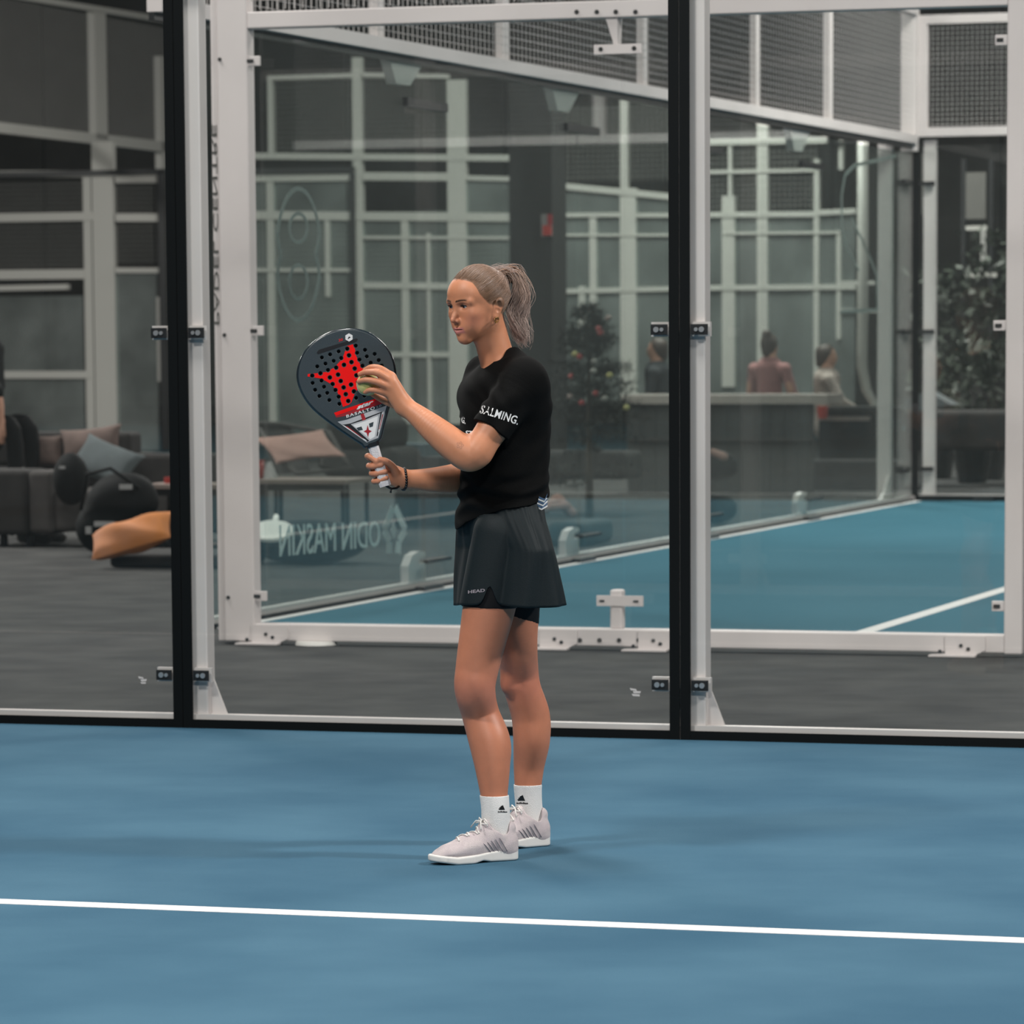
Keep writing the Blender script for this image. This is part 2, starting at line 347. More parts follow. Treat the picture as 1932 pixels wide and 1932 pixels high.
for cy, ry in ((430, 27), (532, 32)):
    strokeC([(562+17*math.sin(a), cy-ry*math.cos(a)) for a in np.linspace(0, 2*math.pi, 24)], .020).build('emblem_stroke', M['vinyl2'], GC)
strokeC([(1690, 294), (1640, 306), (1612, 312), (1594, 330), (1587, 370), (1588, 430), (1596, 465), (1620, 510)], .03).build('emblem_stroke', M['vinyl2'], GC)
strokeC([(1606, 412), (1622, 445), (1640, 485), (1654, 520), (1655, 585), (1585, 588)], .03).build('emblem_stroke', M['vinyl2'], GC)

GD = empty('glass_wall', T(1, VD, 0), 'far end wall of the second court with dark wire mesh above its panes', 'glass wall')
for a, b in ((UC+.02, .0), (.01, 2.0), (2.01, 4.0)): slab('glass_pane', a, b, VD, VD+.012, .05, 3.2, M['glass'], GD)
slab('base_rail', UC-.05, 4, VD+.01, VD+.06, .0, .06, M['white'], GD); slab('base_gasket', UC, 4, VD-.01, VD, .0, .05, M['black'], GD)
slab('edge_strip', UC-.03, UC+.03, VD-.02, VD+.0, .05, 3.25, M['black'], GD)
slab('steel_post', UC+.06, UC+.17, VD+.03, VD+.1, .0, 3.25, M['white'], GD)
for z in (.29, 1.53, 2.86): slab('clamp', UC+.03, UC+.17, VD-.03, VD, z-.02, z+.02, M['blackm'], GD)
for z in (.29, 1.53, 2.86): slab('clamp', UC+.0, UC+.03, VD-.6, VD-.35, z-.02, z+.02, M['blackm'], GD)
slab('mesh_rail', UC+.02, 4, VD-.03, VD+.05, 3.28, 3.36, M['white'], GD); slab('mesh_rail', UC+.02, 4, VD-.03, VD+.05, 4.28, 4.36, M['white'], GD)
slab('mesh_post', UC+.02, UC+.10, VD-.03, VD+.05, 3.36, 4.28, M['white'], GD); slab('mesh_post', .95, 1.05, VD-.03, VD+.05, 3.36, 4.28, M['white'], GD)
slab('clamp', UC-.03, UC+.04, VD-.04, VD+.01, 4.02, 4.06, M['white'], GD)
slab('clamp', -1.43, -1.25, VD-.1, VD-.02, .0, .04, M['blackm'], GD)
mb = MB(); wires(mb, T(UC+.1, VD, 3.34), T(4, VD, 3.34), T(UC+.1, VD, 4.3)); mb.build('wire_mesh', M['wire'], GD, kind='stuff')
# ================================================================ implicit modelling (numpy) -> openvdb polygons
import openvdb as vdb
def nz(v): v = np.array(v, float); return v/np.linalg.norm(v)
class Prim:
    def __init__(s, fn, lo, hi, k=.01, op='u'): s.fn = fn; s.lo = np.array(lo, float); s.hi = np.array(hi, float); s.k = k; s.op = op
def RC(a, b, ra, rb, k=.012, flat=None, op='u'):
    """tapered capsule; flat=(axis, scale) squashes the section along an axis"""
    a = np.array(a, float); b = np.array(b, float); m = max(ra, rb)
    if flat is not None: fa = nz(flat[0]); fs = flat[1]
    def fn(X, Y, Z):
        p = [X-a[0], Y-a[1], Z-a[2]]; ba = b-a
        if flat is not None:
            t = p[0]*fa[0]+p[1]*fa[1]+p[2]*fa[2]; q = (1/fs-1); p = [p[i]+fa[i]*t*q for i in range(3)]; ba = ba+fa*(ba@fa)*q
        l2 = ba@ba+1e-12
        h = np.clip((p[0]*ba[0]+p[1]*ba[1]+p[2]*ba[2])/l2, 0, 1)
        d = np.sqrt((p[0]-ba[0]*h)**2+(p[1]-ba[1]*h)**2+(p[2]-ba[2]*h)**2)-(ra+(rb-ra)*h)
        return d*(fs if (flat is not None and fs < 1) else 1)
    mm = m*(max(1, flat[1]) if flat is not None else 1)
    return Prim(fn, np.minimum(a, b)-mm, np.maximum(a, b)+mm, k, op)
def EL(c, r, k=.012, R=None, op='u'):
    """ellipsoid, R rows = local axes"""
    c = np.array(c, float); r = np.array(r, float); R = np.eye(3) if R is None else np.array(R)
    def fn(X, Y, Z):
        p = [X-c[0], Y-c[1], Z-c[2]]; q = [p[0]*R[i, 0]+p[1]*R[i, 1]+p[2]*R[i, 2] for i in range(3)]
        k0 = np.sqrt(sum((q[i]/r[i])**2 for i in range(3))); k1 = np.sqrt(sum((q[i]/r[i]**2)**2 for i in range(3)))+1e-9
        return k0*(k0-1)/k1
    e = np.sqrt(((R*r[:, None])**2).sum(0))
    return Prim(fn, c-e, c+e, k, op)
def BX(c, h, rd=.004, k=.005, R=None, op='u'):
    c = np.array(c, float); h = np.array(h, float); R = np.eye(3) if R is None else np.array(R)
    def fn(X, Y, Z):
        p = [X-c[0], Y-c[1], Z-c[2]]; q = [abs(p[0]*R[i, 0]+p[1]*R[i, 1]+p[2]*R[i, 2])-h[i]+rd for i in range(3)]
        return np.sqrt(sum(np.maximum(x, 0)**2 for x in q))+np.minimum(np.maximum(np.maximum(q[0], q[1]), q[2]), 0)-rd
    e = (np.abs(R)*h[:, None]).sum(0)
    return Prim(fn, c-e, c+e, k, op)
def evalp(prims, X, Y, Z, lo, hi, far=.05):
    d = np.full(np.broadcast(X, Y, Z).shape, far, np.float32)
    for p in prims:
        mg = max(p.k, .0)+.012
        if np.any(p.lo-mg > hi) or np.any(p.hi+mg < lo): continue
        e = p.fn(X, Y, Z).astype(np.float32); k = p.k
        if p.op == 'u':
            h = np.maximum(k-np.abs(d-e), 0)/k; d = np.minimum(d, e)-h*h*k*.25
        elif p.op == 's':
            e = -e; h = np.maximum(k-np.abs(d-e), 0)/k; d = np.maximum(d, e)+h*h*k*.25
        elif p.op == 'i':
            h = np.maximum(k-np.abs(d-e), 0)/k; d = np.maximum(d, e)+h*h*k*.25
    return d
def sdfmesh(prims, vox, post=None, N=24):
    """evaluate only tiles near the surface, polygonise with openvdb"""
    lo = np.min([p.lo for p in prims if p.op == 'u'], 0)-vox*4; hi = np.max([p.hi for p in prims if p.op == 'u'], 0)+vox*4
    n = np.ceil((hi-lo)/vox/N).astype(int); s = vox*N
    # coarse test at tile centres
    g = vdb.FloatGrid(vox*3)
    half = s*.5*math.sqrt(3)
    ar = np.arange(N)*vox
    for i in range(n[0]):
        for j in range(n[1]):
            base = lo+np.array([i*s, j*s, 0])
            zc = lo[2]+(np.arange(n[2])+.5)*s
            X = np.full_like(zc, base[0]+s/2); Y = np.full_like(zc, base[1]+s/2)
            d = np.full(zc.shape, 9., np.float64)
            for p in prims:
                if p.op != 'u': continue
                if p.lo[0]-half > base[0]+s or p.hi[0]+half < base[0] or p.lo[1]-half > base[1]+s or p.hi[1]+half < base[1]: continue
                d = np.minimum(d, p.fn(X, Y, zc)-p.k)
            for kk in np.nonzero(d < half*1.25+.01)[0]:
                b = base+np.array([0, 0, kk*s])
                Xg = (b[0]+ar)[:, None, None].astype(np.float32); Yg = (b[1]+ar)[None, :, None].astype(np.float32); Zg = (b[2]+ar)[None, None, :].astype(np.float32)
                v = evalp(prims, Xg, Yg, Zg, b, b+s)
                if post is not None: v = post(v, Xg, Yg, Zg)
                if v.min() > vox*3: continue
                v = np.clip(v, -vox*3, vox*3)
                g.copyFromArray(np.ascontiguousarray(v, dtype=np.float32), ijk=(i*N, j*N, int(kk)*N))
    pts, quads = g.convertToQuads(0.0)
    pts = np.array(pts, float)*vox+lo
    return pts, np.array(quads)[:, ::-1]
def sdfobj(name, prims, vox, m, parent=None, post=None, **k):
    P, Q = sdfmesh(prims, vox, post)
    # keep outward orientation
    v = P[Q]; c = np.cross(v[:, 1]-v[:, 0], v[:, 2]-v[:, 0]); vol = (c*v[:, 0]).sum()
    if vol < 0: Q = Q[:, ::-1]
    me_o = fastmesh(name, P, Q, m, parent, **k)
    return me_o
def fastmesh(name, P, Q, m, parent=None, smooth=True, base=None, label=None, kind=None):
    b = org(parent) if parent is not None else np.array(base if base is not None else [0, 0, 0])
    me = bpy.data.meshes.new(name); n = len(P); q = len(Q); w = Q.shape[1]
    me.vertices.add(n); me.vertices.foreach_set('co', (P-b).astype(np.float32).ravel())
    me.loops.add(q*w); me.loops.foreach_set('vertex_index', Q.astype(np.int32).ravel())
    me.polygons.add(q); me.polygons.foreach_set('loop_start', np.arange(0, q*w, w, dtype=np.int32)); 
    me.update(calc_edges=True); me.validate()
    for x in (m if isinstance(m, (list, tuple)) else [m]): me.materials.append(x)
    if smooth: me.shade_smooth()
    o = bpy.data.objects.new(name, me); COL.objects.link(o)
    if parent is not None: o.parent = parent
    else: o.location = Vector(b)
    tag(o, label, kind=kind)
    return o
def paint(o, fn, name='col'):
    """vertex colours from world position; fn(P)->(n,3) linear rgb, own colour plus the painted eye shade"""
    me = o.data; n = len(me.vertices); co = np.empty(n*3, np.float32); me.vertices.foreach_get('co', co)
    P = co.reshape(-1, 3)+org(o)[None, :]
    c = np.ones((n, 4), np.float32); c[:, :3] = fn(P)
    a = me.color_attributes.new(name, 'FLOAT_COLOR', 'POINT'); a.data.foreach_set('color', c.ravel())
def sm(a, b, x): t = np.clip((x-a)/(b-a), 0, 1); return t*t*(3-2*t)
def vnoise(P, s, seed=0):
    """cheap smooth noise"""
    r = np.random.RandomState(seed); out = 0
    for i in range(6):
        d = r.randn(3); d = d/np.linalg.norm(d)*s*(1+.6*r.rand()); out = out+np.sin(P@d+r.rand()*6.28)
    return out/6
# ================================================================ THE PLAYER
YP = 12.09
def Pp(x, y, d=0.): return py_(x, y, YP-d)
PXM = 649.
def CHW(W, R, k=.02, n=5, op='u', flat=None):
    """smooth tapered chain through world points (one primitive)"""
    W = np.array(W, float); R = np.array(R, float); N = len(W)-1; P = []; Q = []
    g = lambda A, i: A[i] if 0 <= i <= N else (2*A[0]-A[1] if i < 0 else 2*A[N]-A[N-1])
    for i in range(N):
        for j in range(n):
            f = j/n; c = [.5*((2*g(A, i))+(-g(A, i-1)+g(A, i+1))*f+(2*g(A, i-1)-5*g(A, i)+4*g(A, i+1)-g(A, i+2))*f*f+(-g(A, i-1)+3*g(A, i)-3*g(A, i+1)+g(A, i+2))*f**3) for A in (W, R)]
            P.append(c[0]); Q.append(c[1])
    P.append(W[N]); Q.append(R[N]); segs = [RC(P[i], P[i+1], Q[i], Q[i+1], .001, flat) for i in range(len(P)-1)]
    def fn(X, Y, Z):
        big = np.ndim(X) == 3; d = None
        if big: lo = np.array([X.min(), Y.min(), Z.min()])-k-.03; hi = np.array([X.max(), Y.max(), Z.max()])+k+.03
        for s_ in segs:
            if big and (np.any(s_.lo > hi) or np.any(s_.hi < lo)): continue
            e = s_.fn(X, Y, Z); d = e if d is None else np.minimum(d, e)
        return d if d is not None else np.full(np.broadcast(X, Y, Z).shape, .2)
    return Prim(fn, np.min([s_.lo for s_ in segs], 0), np.max([s_.hi for s_ in segs], 0), k, op)
def CH(pts, k=.02, flat=None, n=9, op='u'): return [CHW([Pp(x, y, d) for x, y, d, r in pts], [r for *_, r in pts], k, n, op, flat)]
def CUT(pr, pt, n, inner=None, k=.002):
    n = nz(n); pt = np.array(pt)
    def fn(X, Y, Z):
        d = np.maximum(pr.fn(X, Y, Z), (X-pt[0])*n[0]+(Y-pt[1])*n[1]+(Z-pt[2])*n[2])
        if inner is not None: d = np.maximum(d, -inner.fn(X, Y, Z))
        return d
    return Prim(fn, pr.lo, pr.hi, pr.k, pr.op)
def LOFT(zs, cx, cy, a, b, F2, L2, k=.02, p=2.3, disp=None):
    zs = np.array(zs, float); o = np.argsort(zs); zs = zs[o]; cx, cy, a, b = [np.array(q, float)[o] for q in (cx, cy, a, b)]
    zn = np.linspace(zs[0], zs[-1], 90); kr = np.exp(-(np.arange(-9, 10)/4.5)**2); kr /= kr.sum()
    cx, cy, a, b = [np.convolve(np.pad(np.interp(zn, zs, q), 9, 'edge'), kr, 'valid') for q in (cx, cy, a, b)]; zs = zn
    def fn(X, Y, Z):
        x0 = np.interp(Z, zs, cx); y0 = np.interp(Z, zs, cy); aa = np.interp(Z, zs, a); bb = np.interp(Z, zs, b)
        dx = X-x0; dy = Y-y0; q1 = np.abs(dx*F2[0]+dy*F2[1])/aa; q2 = np.abs(dx*L2[0]+dy*L2[1])/bb
        r = (q1**p+q2**p+1e-9)**(1/p); d = (r-1)*np.minimum(aa, bb)*1.05
        e = np.maximum(zs[0]-Z, Z-zs[-1])
        return np.maximum(d, e)
    m = max(a.max(), b.max())
    return Prim(fn, [cx.min()-m, cy.min()-m, zs[0]], [cx.max()+m, cy.max()+m, zs[-1]], k)
PL_ = empty('person', Pp(930, 1612) * np.array([1, 1, 0]), 'blonde woman with ponytail in black shirt and dark shorts standing on the blue court', 'person')
# body directions
BF = nz([-.88, -.47, 0]); BL = np.array([-BF[1], BF[0], 0])
# ---------------- head frame
hc = Pp(899, 572, .03); HS = .94
th_ = math.radians(50); pit = math.radians(7)
f0 = np.array([-math.sin(th_), -math.cos(th_), 0]); HL = np.array([-f0[1], f0[0], 0])
HF = f0*math.cos(pit)-AZ*math.sin(pit); HU = AZ*math.cos(pit)+f0*math.sin(pit)
HR = np.array([HF, HL, HU])
def H(f, l, u): return hc+(HF*f+HL*l+HU*u)*HS
def hel(c, r, k=.01, op='u'): return EL(H(*c), np.array(r)*HS, k, HR, op)
def hrc(a, b, ra, rb, k=.008, flat=None, op='u'):
    if flat is not None: flat = (HF*flat[0][0]+HL*flat[0][1]+HU*flat[0][2], flat[1])
    return RC(H(*a), H(*b), ra*HS, rb*HS, k, flat, op)
headp = [hel((-.012, 0, .030), (.088, .0710, .080), .02), hel((.034, 0, .030), (.052, .0640, .050), .03),
         hel((.030, 0, -.030), (.050, .0530, .058), .03), hel((.028, 0, -.070), (.041, .036, .033), .025)]
for s in (1, -1):
    headp += [hrc((.054, .006*s, -.099), (-.008, .043*s, -.056), .0115, .0135, .025), hrc((-.008, .044*s, -.056), (-.014, .055*s, -.02), .016, .016, .03),
              hel((.050, .040*s, -.027), (.022, .019, .018), .025), hel((.050, .029*s, -.060), (.021, .0185, .021), .025),
              hrc((.079, .010*s, .0115), (.066, .050*s, .0125), .0066, .0070, .013)]
headp += [hel((.064, 0, -.099), (.015, .018, .014), .016), hel((.062, 0, -.066), (.0195, .026, .022), .02)]
for s in (1, -1): headp += [hel((.0895, .0300*s, -.0015), (.0185, .0165, .0100), .010, 's')]
headp += [hrc((.074, 0, .010), (.0915, 0, -.028), .0066, .0066, .010), hrc((.087, 0, -.026), (.0985, 0, -.0395), .0066, .0080, .008)]
for s in (1, -1):
    headp += [hel((.0860, .0100*s, -.0440), (.0090, .0056, .0062), .006), hel((.0915, .0054*s, -.0505), (.0042, .0022, .0030), .003, 's')]
    headp += [hel((.0655, .0305*s, -.001), (.0135, .0150, .0128), .004)]
    headp += [hel((.080, .0310*s, -.0020), (.0095, .0140, .0040), .002, 's')]
    # ear
    ey = .0735*s; lob = 1
    headp += [hrc((-.014, .0735*s, -.036), (-.026, .0810*s, -.003), .0115, .0170, .004, ((0, 1, 0), .38)),
              hel((-.019, .0845*s, -.010), (.0088, .0060, .0135), .003, 's'), hel((-.015, .0815*s, -.024), (.0065, .0050, .0070), .003, 's'), hel((-.010, .0745*s, -.043), (.0064, .0042, .0080), .004)]
    headp += [hrc((.0715, .0240*s, -.0710), (.0835, .0045*s, -.0672), .0028, .0054, .005), hrc((.0715, .0240*s, -.0725), (.0825, 0, -.0778), .0030, .0068, .006)]
headp += [hel((.088, 0, -.0712), (.012, .0240, .0011), .002, 's')]
for s in (1, -1): headp += [hel((.090, .0*s, -.0565), (.004, .0022, .006), .006, 's')]
# ---------------- neck, torso (under the shirt)
nb = Pp(944, 700, .0)
body = headp + [RC(H(-.030, 0, -.045), nb, .0470, .0520, .03), RC(H(.0, 0, -.082), Pp(938, 682, .01), .020, .022, .02)]
shN = Pp(988, 714, .135); shF = Pp(912, 716, -.145)
body += [RC(shN, Pp(950, 697, .0), .036, .030, .03), RC(shF, Pp(944, 698, -.0), .032, .026, .03),
         RC(Pp(949, 768, .0), Pp(953, 840, .0), .084, .085, .05, (BF, .78)), RC(Pp(953, 840, 0), Pp(950, 940, 0), .085, .085, .05),
         RC(Pp(950, 960, .04), Pp(952, 1010, .05), .078, .080, .05), RC(Pp(955, 960, -.05), Pp(962, 1010, -.06), .078, .080, .05),
         RC(Pp(934, 718, .02), Pp(915, 765, .03), .028, .04, .03)]
# ---------------- arms
ELN = (893, 862, .20)
body += CH([(989, 714, .135, .042), (945, 785, .165, .047), (900, 852, .195, .041)], .02)
body += CH([(900, 852, .195, .040), (884, 864, .20, .039), (862, 845, .19, .046), (825, 815, .17, .041), (785, 782, .14, .030), (764, 768, .125, .0255)], .025)
body += CH([(912, 706, -.145, .045), (905, 790, -.15, .045), (897, 880, -.11, .041)], .02)
body += CH([(897, 885, -.11, .041), (868, 900, -.09, .0435), (830, 905, -.06, .038), (790, 905, -.035, .030), (757, 903, -.02, .0255)], .025)
# ---------------- left hand round the ball
def finger(pts, k=.006): return CH(pts, k, n=3)
DB = .105
lh = CH([(764, 768, .125, .0245), (752, 752, .128, .0225), (738, 728, .130, .0215)], .015) + CH([(760, 765, .125, .022), (734, 738, .125, .0185)], .012) + CH([(764, 762, .125, .02), (736, 712, .130, .0165)], .012)
lh += finger([(740, 712, .128, .0125), (718, 696, .135, .0100), (701, 693, .128, .0085), (689, 698, .116, .0070)])
lh += finger([(738, 720, .137, .0125), (713, 704, .149, .0102), (692, 702, .142, .0086), (679, 706, .126, .0070)])
lh += finger([(735, 731, .138, .0120), (709, 720, .151, .0098), (690, 717, .146, .0082), (677, 720, .130, .0068)])
lh += finger([(732, 743, .132, .0110), (711, 737, .143, .0086), (698, 736, .139, .0074), (689, 740, .126, .0062)])
lh += finger([(752, 764, .115, .0150), (730, 757, .095, .0120), (712, 748, .075, .0100), (700, 741, .064, .0085)])
body += lh
# ---------------- right hand round the racket handle
rh = CH([(757, 903, -.02, .0245), (744, 896, -.018, .0215), (730, 890, -.020, .0190)], .015) + CH([(754, 908, -.02, .020), (728, 902, -.020, .016)], .012) + CH([(750, 893, -.018, .018), (720, 874, -.018, .014)], .012)
for (mx, my), (px_, py2), (dx, dy), (tx, ty), r in (((717, 868), (695, 862), (697, 861), (710, 871), .0092), ((720, 880), (697, 879), (703, 880), (719, 877), .0096), ((725, 893), (702, 893), (709, 894), (727, 890), .0094), ((729, 904), (706, 908), (713, 908), (729, 902), .0084)):
    rh += finger([(mx, my, -.020, r*1.2), (px_, py2, .004, r*1.02), (dx, dy, .036, r*.95), (tx, ty, .0445, r*.82)], .006)
rh += finger([(749, 897, -.004, .0145), (741, 882, .018, .0120), (729, 871, .040, .0100), (717, 867, .0465, .0080)])
body += rh
# ---------------- legs
gf0 = G_ = None
def fground(x, y): d = ray(x, y); return CP+d*((0-CAMH)/d[2])
FT_T, FT_H = fground(815, 1631), fground(966, 1621)
FT_Hd = FT_H; fdir = nz((FT_T-FT_H)*[1, 1, 0]);
RT_H = fground(1027, 1594)
dN = YP-FT_H[1]; dR = YP-RT_H[1]
legN = [(950, 1010, .085, .078), (926, 1130, .085+(dN-.085)*.25, .0765), (912, 1200, .085+(dN-.085)*.45, .0690), (900, 1262, .085+(dN-.085)*.62, .0620), (896, 1300, .085+(dN-.085)*.70, .0590),
        (906, 1345, dN-.05, .0545), (924, 1400, dN-.035, .0600), (929, 1445, dN-.02, .0510), (932, 1495, dN-.01, .0400), (935, 1530, dN, .0340)]
legR = [(964, 1010, -.08, .078), (970, 1130, -.09, .0735), (974, 1210, -.10, .0620), (980, 1265, dR*.5-.05, .0560), (986, 1300, dR*.6-.04, .0545),
        (1001, 1350, dR*.8-.02, .0570), (1003, 1395, dR*.9, .0545), (998, 1445, dR, .0455), (996, 1490, dR, .0385), (997, 1518, dR, .0330)]
body += CH(legN, .03, n=14) + CH(legR, .03, n=14)
body += [EL(Pp(876, 1300, dN-.08), (.020, .022, .028), .03), EL(Pp(957, 1290, dR*.6), (.018, .022, .026), .03)]

def vcolmat(name, rough, sub=0., var=.06, scale=60, spec=.4, bump=.0, bscale=400):
    m = mat(name, (1, 1, 1), rough, spec=spec, sub=sub, bump=bump, bscale=bscale); nt = m.node_tree; b = nt.nodes['Principled BSDF']
    at = nt.nodes.new('ShaderNodeVertexColor'); at.layer_name = 'col'
    tc = nt.nodes.new('ShaderNodeTexCoord'); n = nt.nodes.new('ShaderNodeTexNoise'); n.inputs['Scale'].default_value = scale; n.inputs['Detail'].default_value = 4
    r = nt.nodes.new('ShaderNodeMapRange'); r.inputs[3].default_value = 1-var; r.inputs[4].default_value = 1+var
    mx = nt.nodes.new('ShaderNodeVectorMath'); mx.operation = 'SCALE'; L = nt.links
    L.new(tc.outputs['Object'], n.inputs['Vector']); L.new(n.outputs['Fac'], r.inputs[0]); L.new(at.outputs['Color'], mx.inputs[0]); L.new(r.outputs[0], mx.inputs['Scale']); L.new(mx.outputs[0], b.inputs['Base Color'])
    return m
M['skin'] = vcolmat('skin', .48, sub=.12, var=.10, scale=35, bump=.05, bscale=300)
M['hair'] = vcolmat('hair', .42, var=.15, scale=90, spec=.45)
M['shirt'] = mat('black_shirt', (.0022, .0024, .0025), .85, spec=.12, sheen=.0, bump=.3, bscale=500)
M['shorts'] = mat('dark_shorts', (.0070, .0125, .0150), .62, spec=.22, sheen=.0, bump=.2, bscale=500)
M['tights'] = mat('black_tights', (.004, .004, .005), .6, spec=.2)
M['print'] = mat('white_print', (.72, .72, .72), .6)
M['sock'] = mat('white_sock', (.72, .71, .70), .9, bump=.5, bscale=420, sheen=.2)
M['sole'] = mat('white_sole', (.74, .72, .69), .55)
M['upper'] = mat('pale_mesh', (.60, .52, .54), .8, bump=.8, bscale=700, col2=(.68, .60, .60), scale=40)
M['stripe'] = mat('grey_stripe', (.27, .24, .27), .6)
M['gold'] = mat('gold', (.55, .32, .12), .3, metal=1.)
M['beads'] = mat('black_beads', (.008, .008, .009), .35)

SK = np.array([.53, .222, .118])
def skincol(P):
    q = (P-hc)/HS; f = q@HF; l = q@HL; u = q@HU; al = np.abs(l)
    c = np.tile(SK, (len(P), 1))
    inh = (u > -.13) & (f > -.12)
    def blend(w, col):
        nonlocal c; w = np.where(inh, w, 0)[:, None]; c = c*(1-w)+np.array(col)*w
    blend(.42*np.exp(-(((f-.056)/.03)**2+((al-.045)/.022)**2+((u+.043)/.026)**2)), (.58, .185, .13))
    blend(.25*np.exp(-(((f-.1)/.02)**2+(l/.015)**2+((u+.04)/.015)**2)), (.6, .22, .16))
    lip = sm(.0275, .022, al)*np.maximum(np.exp(-(((u+.0680)/.0042)**2)**2), np.exp(-(((u+.0765)/.0062)**2)**2))*(f > .064)
    blend(lip*.85, (.47, .17, .16))
    blend(.6*np.exp(-((u+.0712)/.0013)**2)*sm(.026, .022, al)*(f > .065), (.12, .03, .03))
    blend(.62*np.exp(-(((al-.031)/.017)**2+((u-.004)/.008)**2)**2)*(f > .05), (.24, .10, .07))  # eye socket shade and make-up, both painted into the skin colour
    # eyebrows
    ub = .0150+.0035*np.sin(np.clip((al-.012)/.034, 0, 1)*2.3); wb = np.exp(-((u-ub)/.0036)**4)*sm(.010, .015, al)*sm(.052, .044, al)*(f > .04)
    blend(wb*.75, (.13, .065, .035))
    # scalp under the hair
    blend(sm(-.002, .006, u-HLN(f))*.9, (.13, .075, .045))
    z = P[:, 2]
    kn = np.exp(-(((z-Pp(896, 1300)[2])/.06)**2)); c = c*(1-.35*kn[:, None])+np.array([.52, .19, .13])*.35*kn[:, None]
    leg = sm(.95, .75, z)[:, None]; c = c*(1-leg)+c*np.array([.93, .86, .92])*leg
    hd = np.minimum(np.linalg.norm(P-Pp(690, 715, .13), axis=1), np.linalg.norm(P-Pp(715, 885, .03), axis=1)); w = np.exp(-(hd/.045)**2)[:, None]*.3
    c = c*(1-w)+np.array([.55, .22, .16])*w
    c *= (1+.05*vnoise(P, 40, 3))[:, None]
    return c
import time as _t
HLN = lambda f: np.interp(f, [-.12, -.09, -.05, -.034, .008, .041, .050, .066, .10], [-.06, -.055, -.040, -.020, -.004, .031, .066, .079, .077])
BODY = sdfobj('body', body, .0019, M['skin'], PL_)
paint(BODY, skincol)

# ---------------- eyes, brows, lashes, ear ring
def uvs(c, r, nu=24, nv=16, R=np.eye(3), sc=(1, 1, 1)):
    V = []; Fc = []
    for j in range(nv+1):
        ph = math.pi*j/nv
        for i in range(nu):
            a = 2*math.pi*i/nu; V.append(np.array(c)+(R.T@(np.array([math.cos(ph), math.sin(ph)*math.cos(a), math.sin(ph)*math.sin(a)])*np.array(sc)))*r)
    for j in range(nv):
        for i in range(nu): Fc.append((j*nu+i, j*nu+(i+1) % nu, (j+1)*nu+(i+1) % nu, (j+1)*nu+i))
    return V, Fc
M['eye'] = vcolmat('eye', .12, var=0)
gaze = nz(HF*.95-HL*.16-HU*.06)
for s in (1, -1):
    ce = H(.0655, .0305*s, -.0015); V, Fc = uvs(ce, .0123*HS, 28, 20, HR)
    eo = meshobj('eye', V, Fc, M['eye'], PL_, smooth=True)
    def ecol(P, ce=ce):
        t = ((P-ce)/np.linalg.norm(P-ce, axis=1)[:, None])@gaze
        c = np.tile([.46, .42, .40], (len(P), 1)); c[t > .82] = (.035, .04, .06); c[t > .95] = (.003, .003, .003); return c
    paint(eo, ecol)
    mb = MB(); mb.tube([H(.0655+.0130*math.cos(a), .0305*s+.0138*math.sin(a), .0028-.004*(a/1.1)**2) for a in np.linspace(-1.1, 1.1, 9)], [.0007, .0013, .0017, .0020, .0021, .0020, .0017, .0013, .0007], 6)
    for a in np.linspace(-1.0, 1.0, 16):
        p = H(.0655+.0133*math.cos(a), .0305*s+.0140*math.sin(a), .0022-.004*(a/1.1)**2); q = p+HF*.0055*math.cos(a)+HL*.0045*math.sin(a)+HU*.002
        mb.tube([p, (p+q)/2-HU*.0006, q], [.0005, .0004, .0001], 4)
    mb.build('eyelashes', M['beads'], PL_)
from mathutils.bvhtree import BVHTree
def bvh(o):
    me = o.data; b = org(o); return BVHTree.FromPolygons([tuple(np.array(v.co)+b) for v in me.vertices], [tuple(p.vertices) for p in me.polygons])
BB = bvh(BODY)
def cast(bv, p, d, off):
    h = bv.ray_cast(Vector(p), Vector(d));
    if h[0] is None: return None
    return np.array(h[0])+np.array(h[1])*off
mb = MB()
for s in (1, -1):
    for i in range(70):
        t = random.random(); al_ = .011+t*.036; u_ = .0150+.0035*math.sin(t*2.3)+random.uniform(-.0024, .0024)*(1-.5*t)
        a = cast(BB, H(.16, al_*s*.9, u_), -HF, .0003)
        b = cast(BB, H(.16, (al_+.006)*s*.9, u_+.0022-.003*t), -HF, .0007)
        if a is not None and b is not None: mb.tube([a, (a+b)/2, b], [.00035, .00035, .0001], 4)
mb.build('eyebrows', mat('brow_hair', (.10, .05, .028), .6), PL_)
for j in range(3):
    c0 = H(-.012+.004*j, .0765, -.045-.001*j); mb = MB()
    mb.tube([c0+(HF*math.cos(a)*.006+HU*math.sin(a)*.0075-HU*.006)+HL*.002*j for a in np.linspace(0, 2*math.pi, 16)], .0010, 6, caps=False); mb.build('earring', M['gold'], PL_, smooth=True)

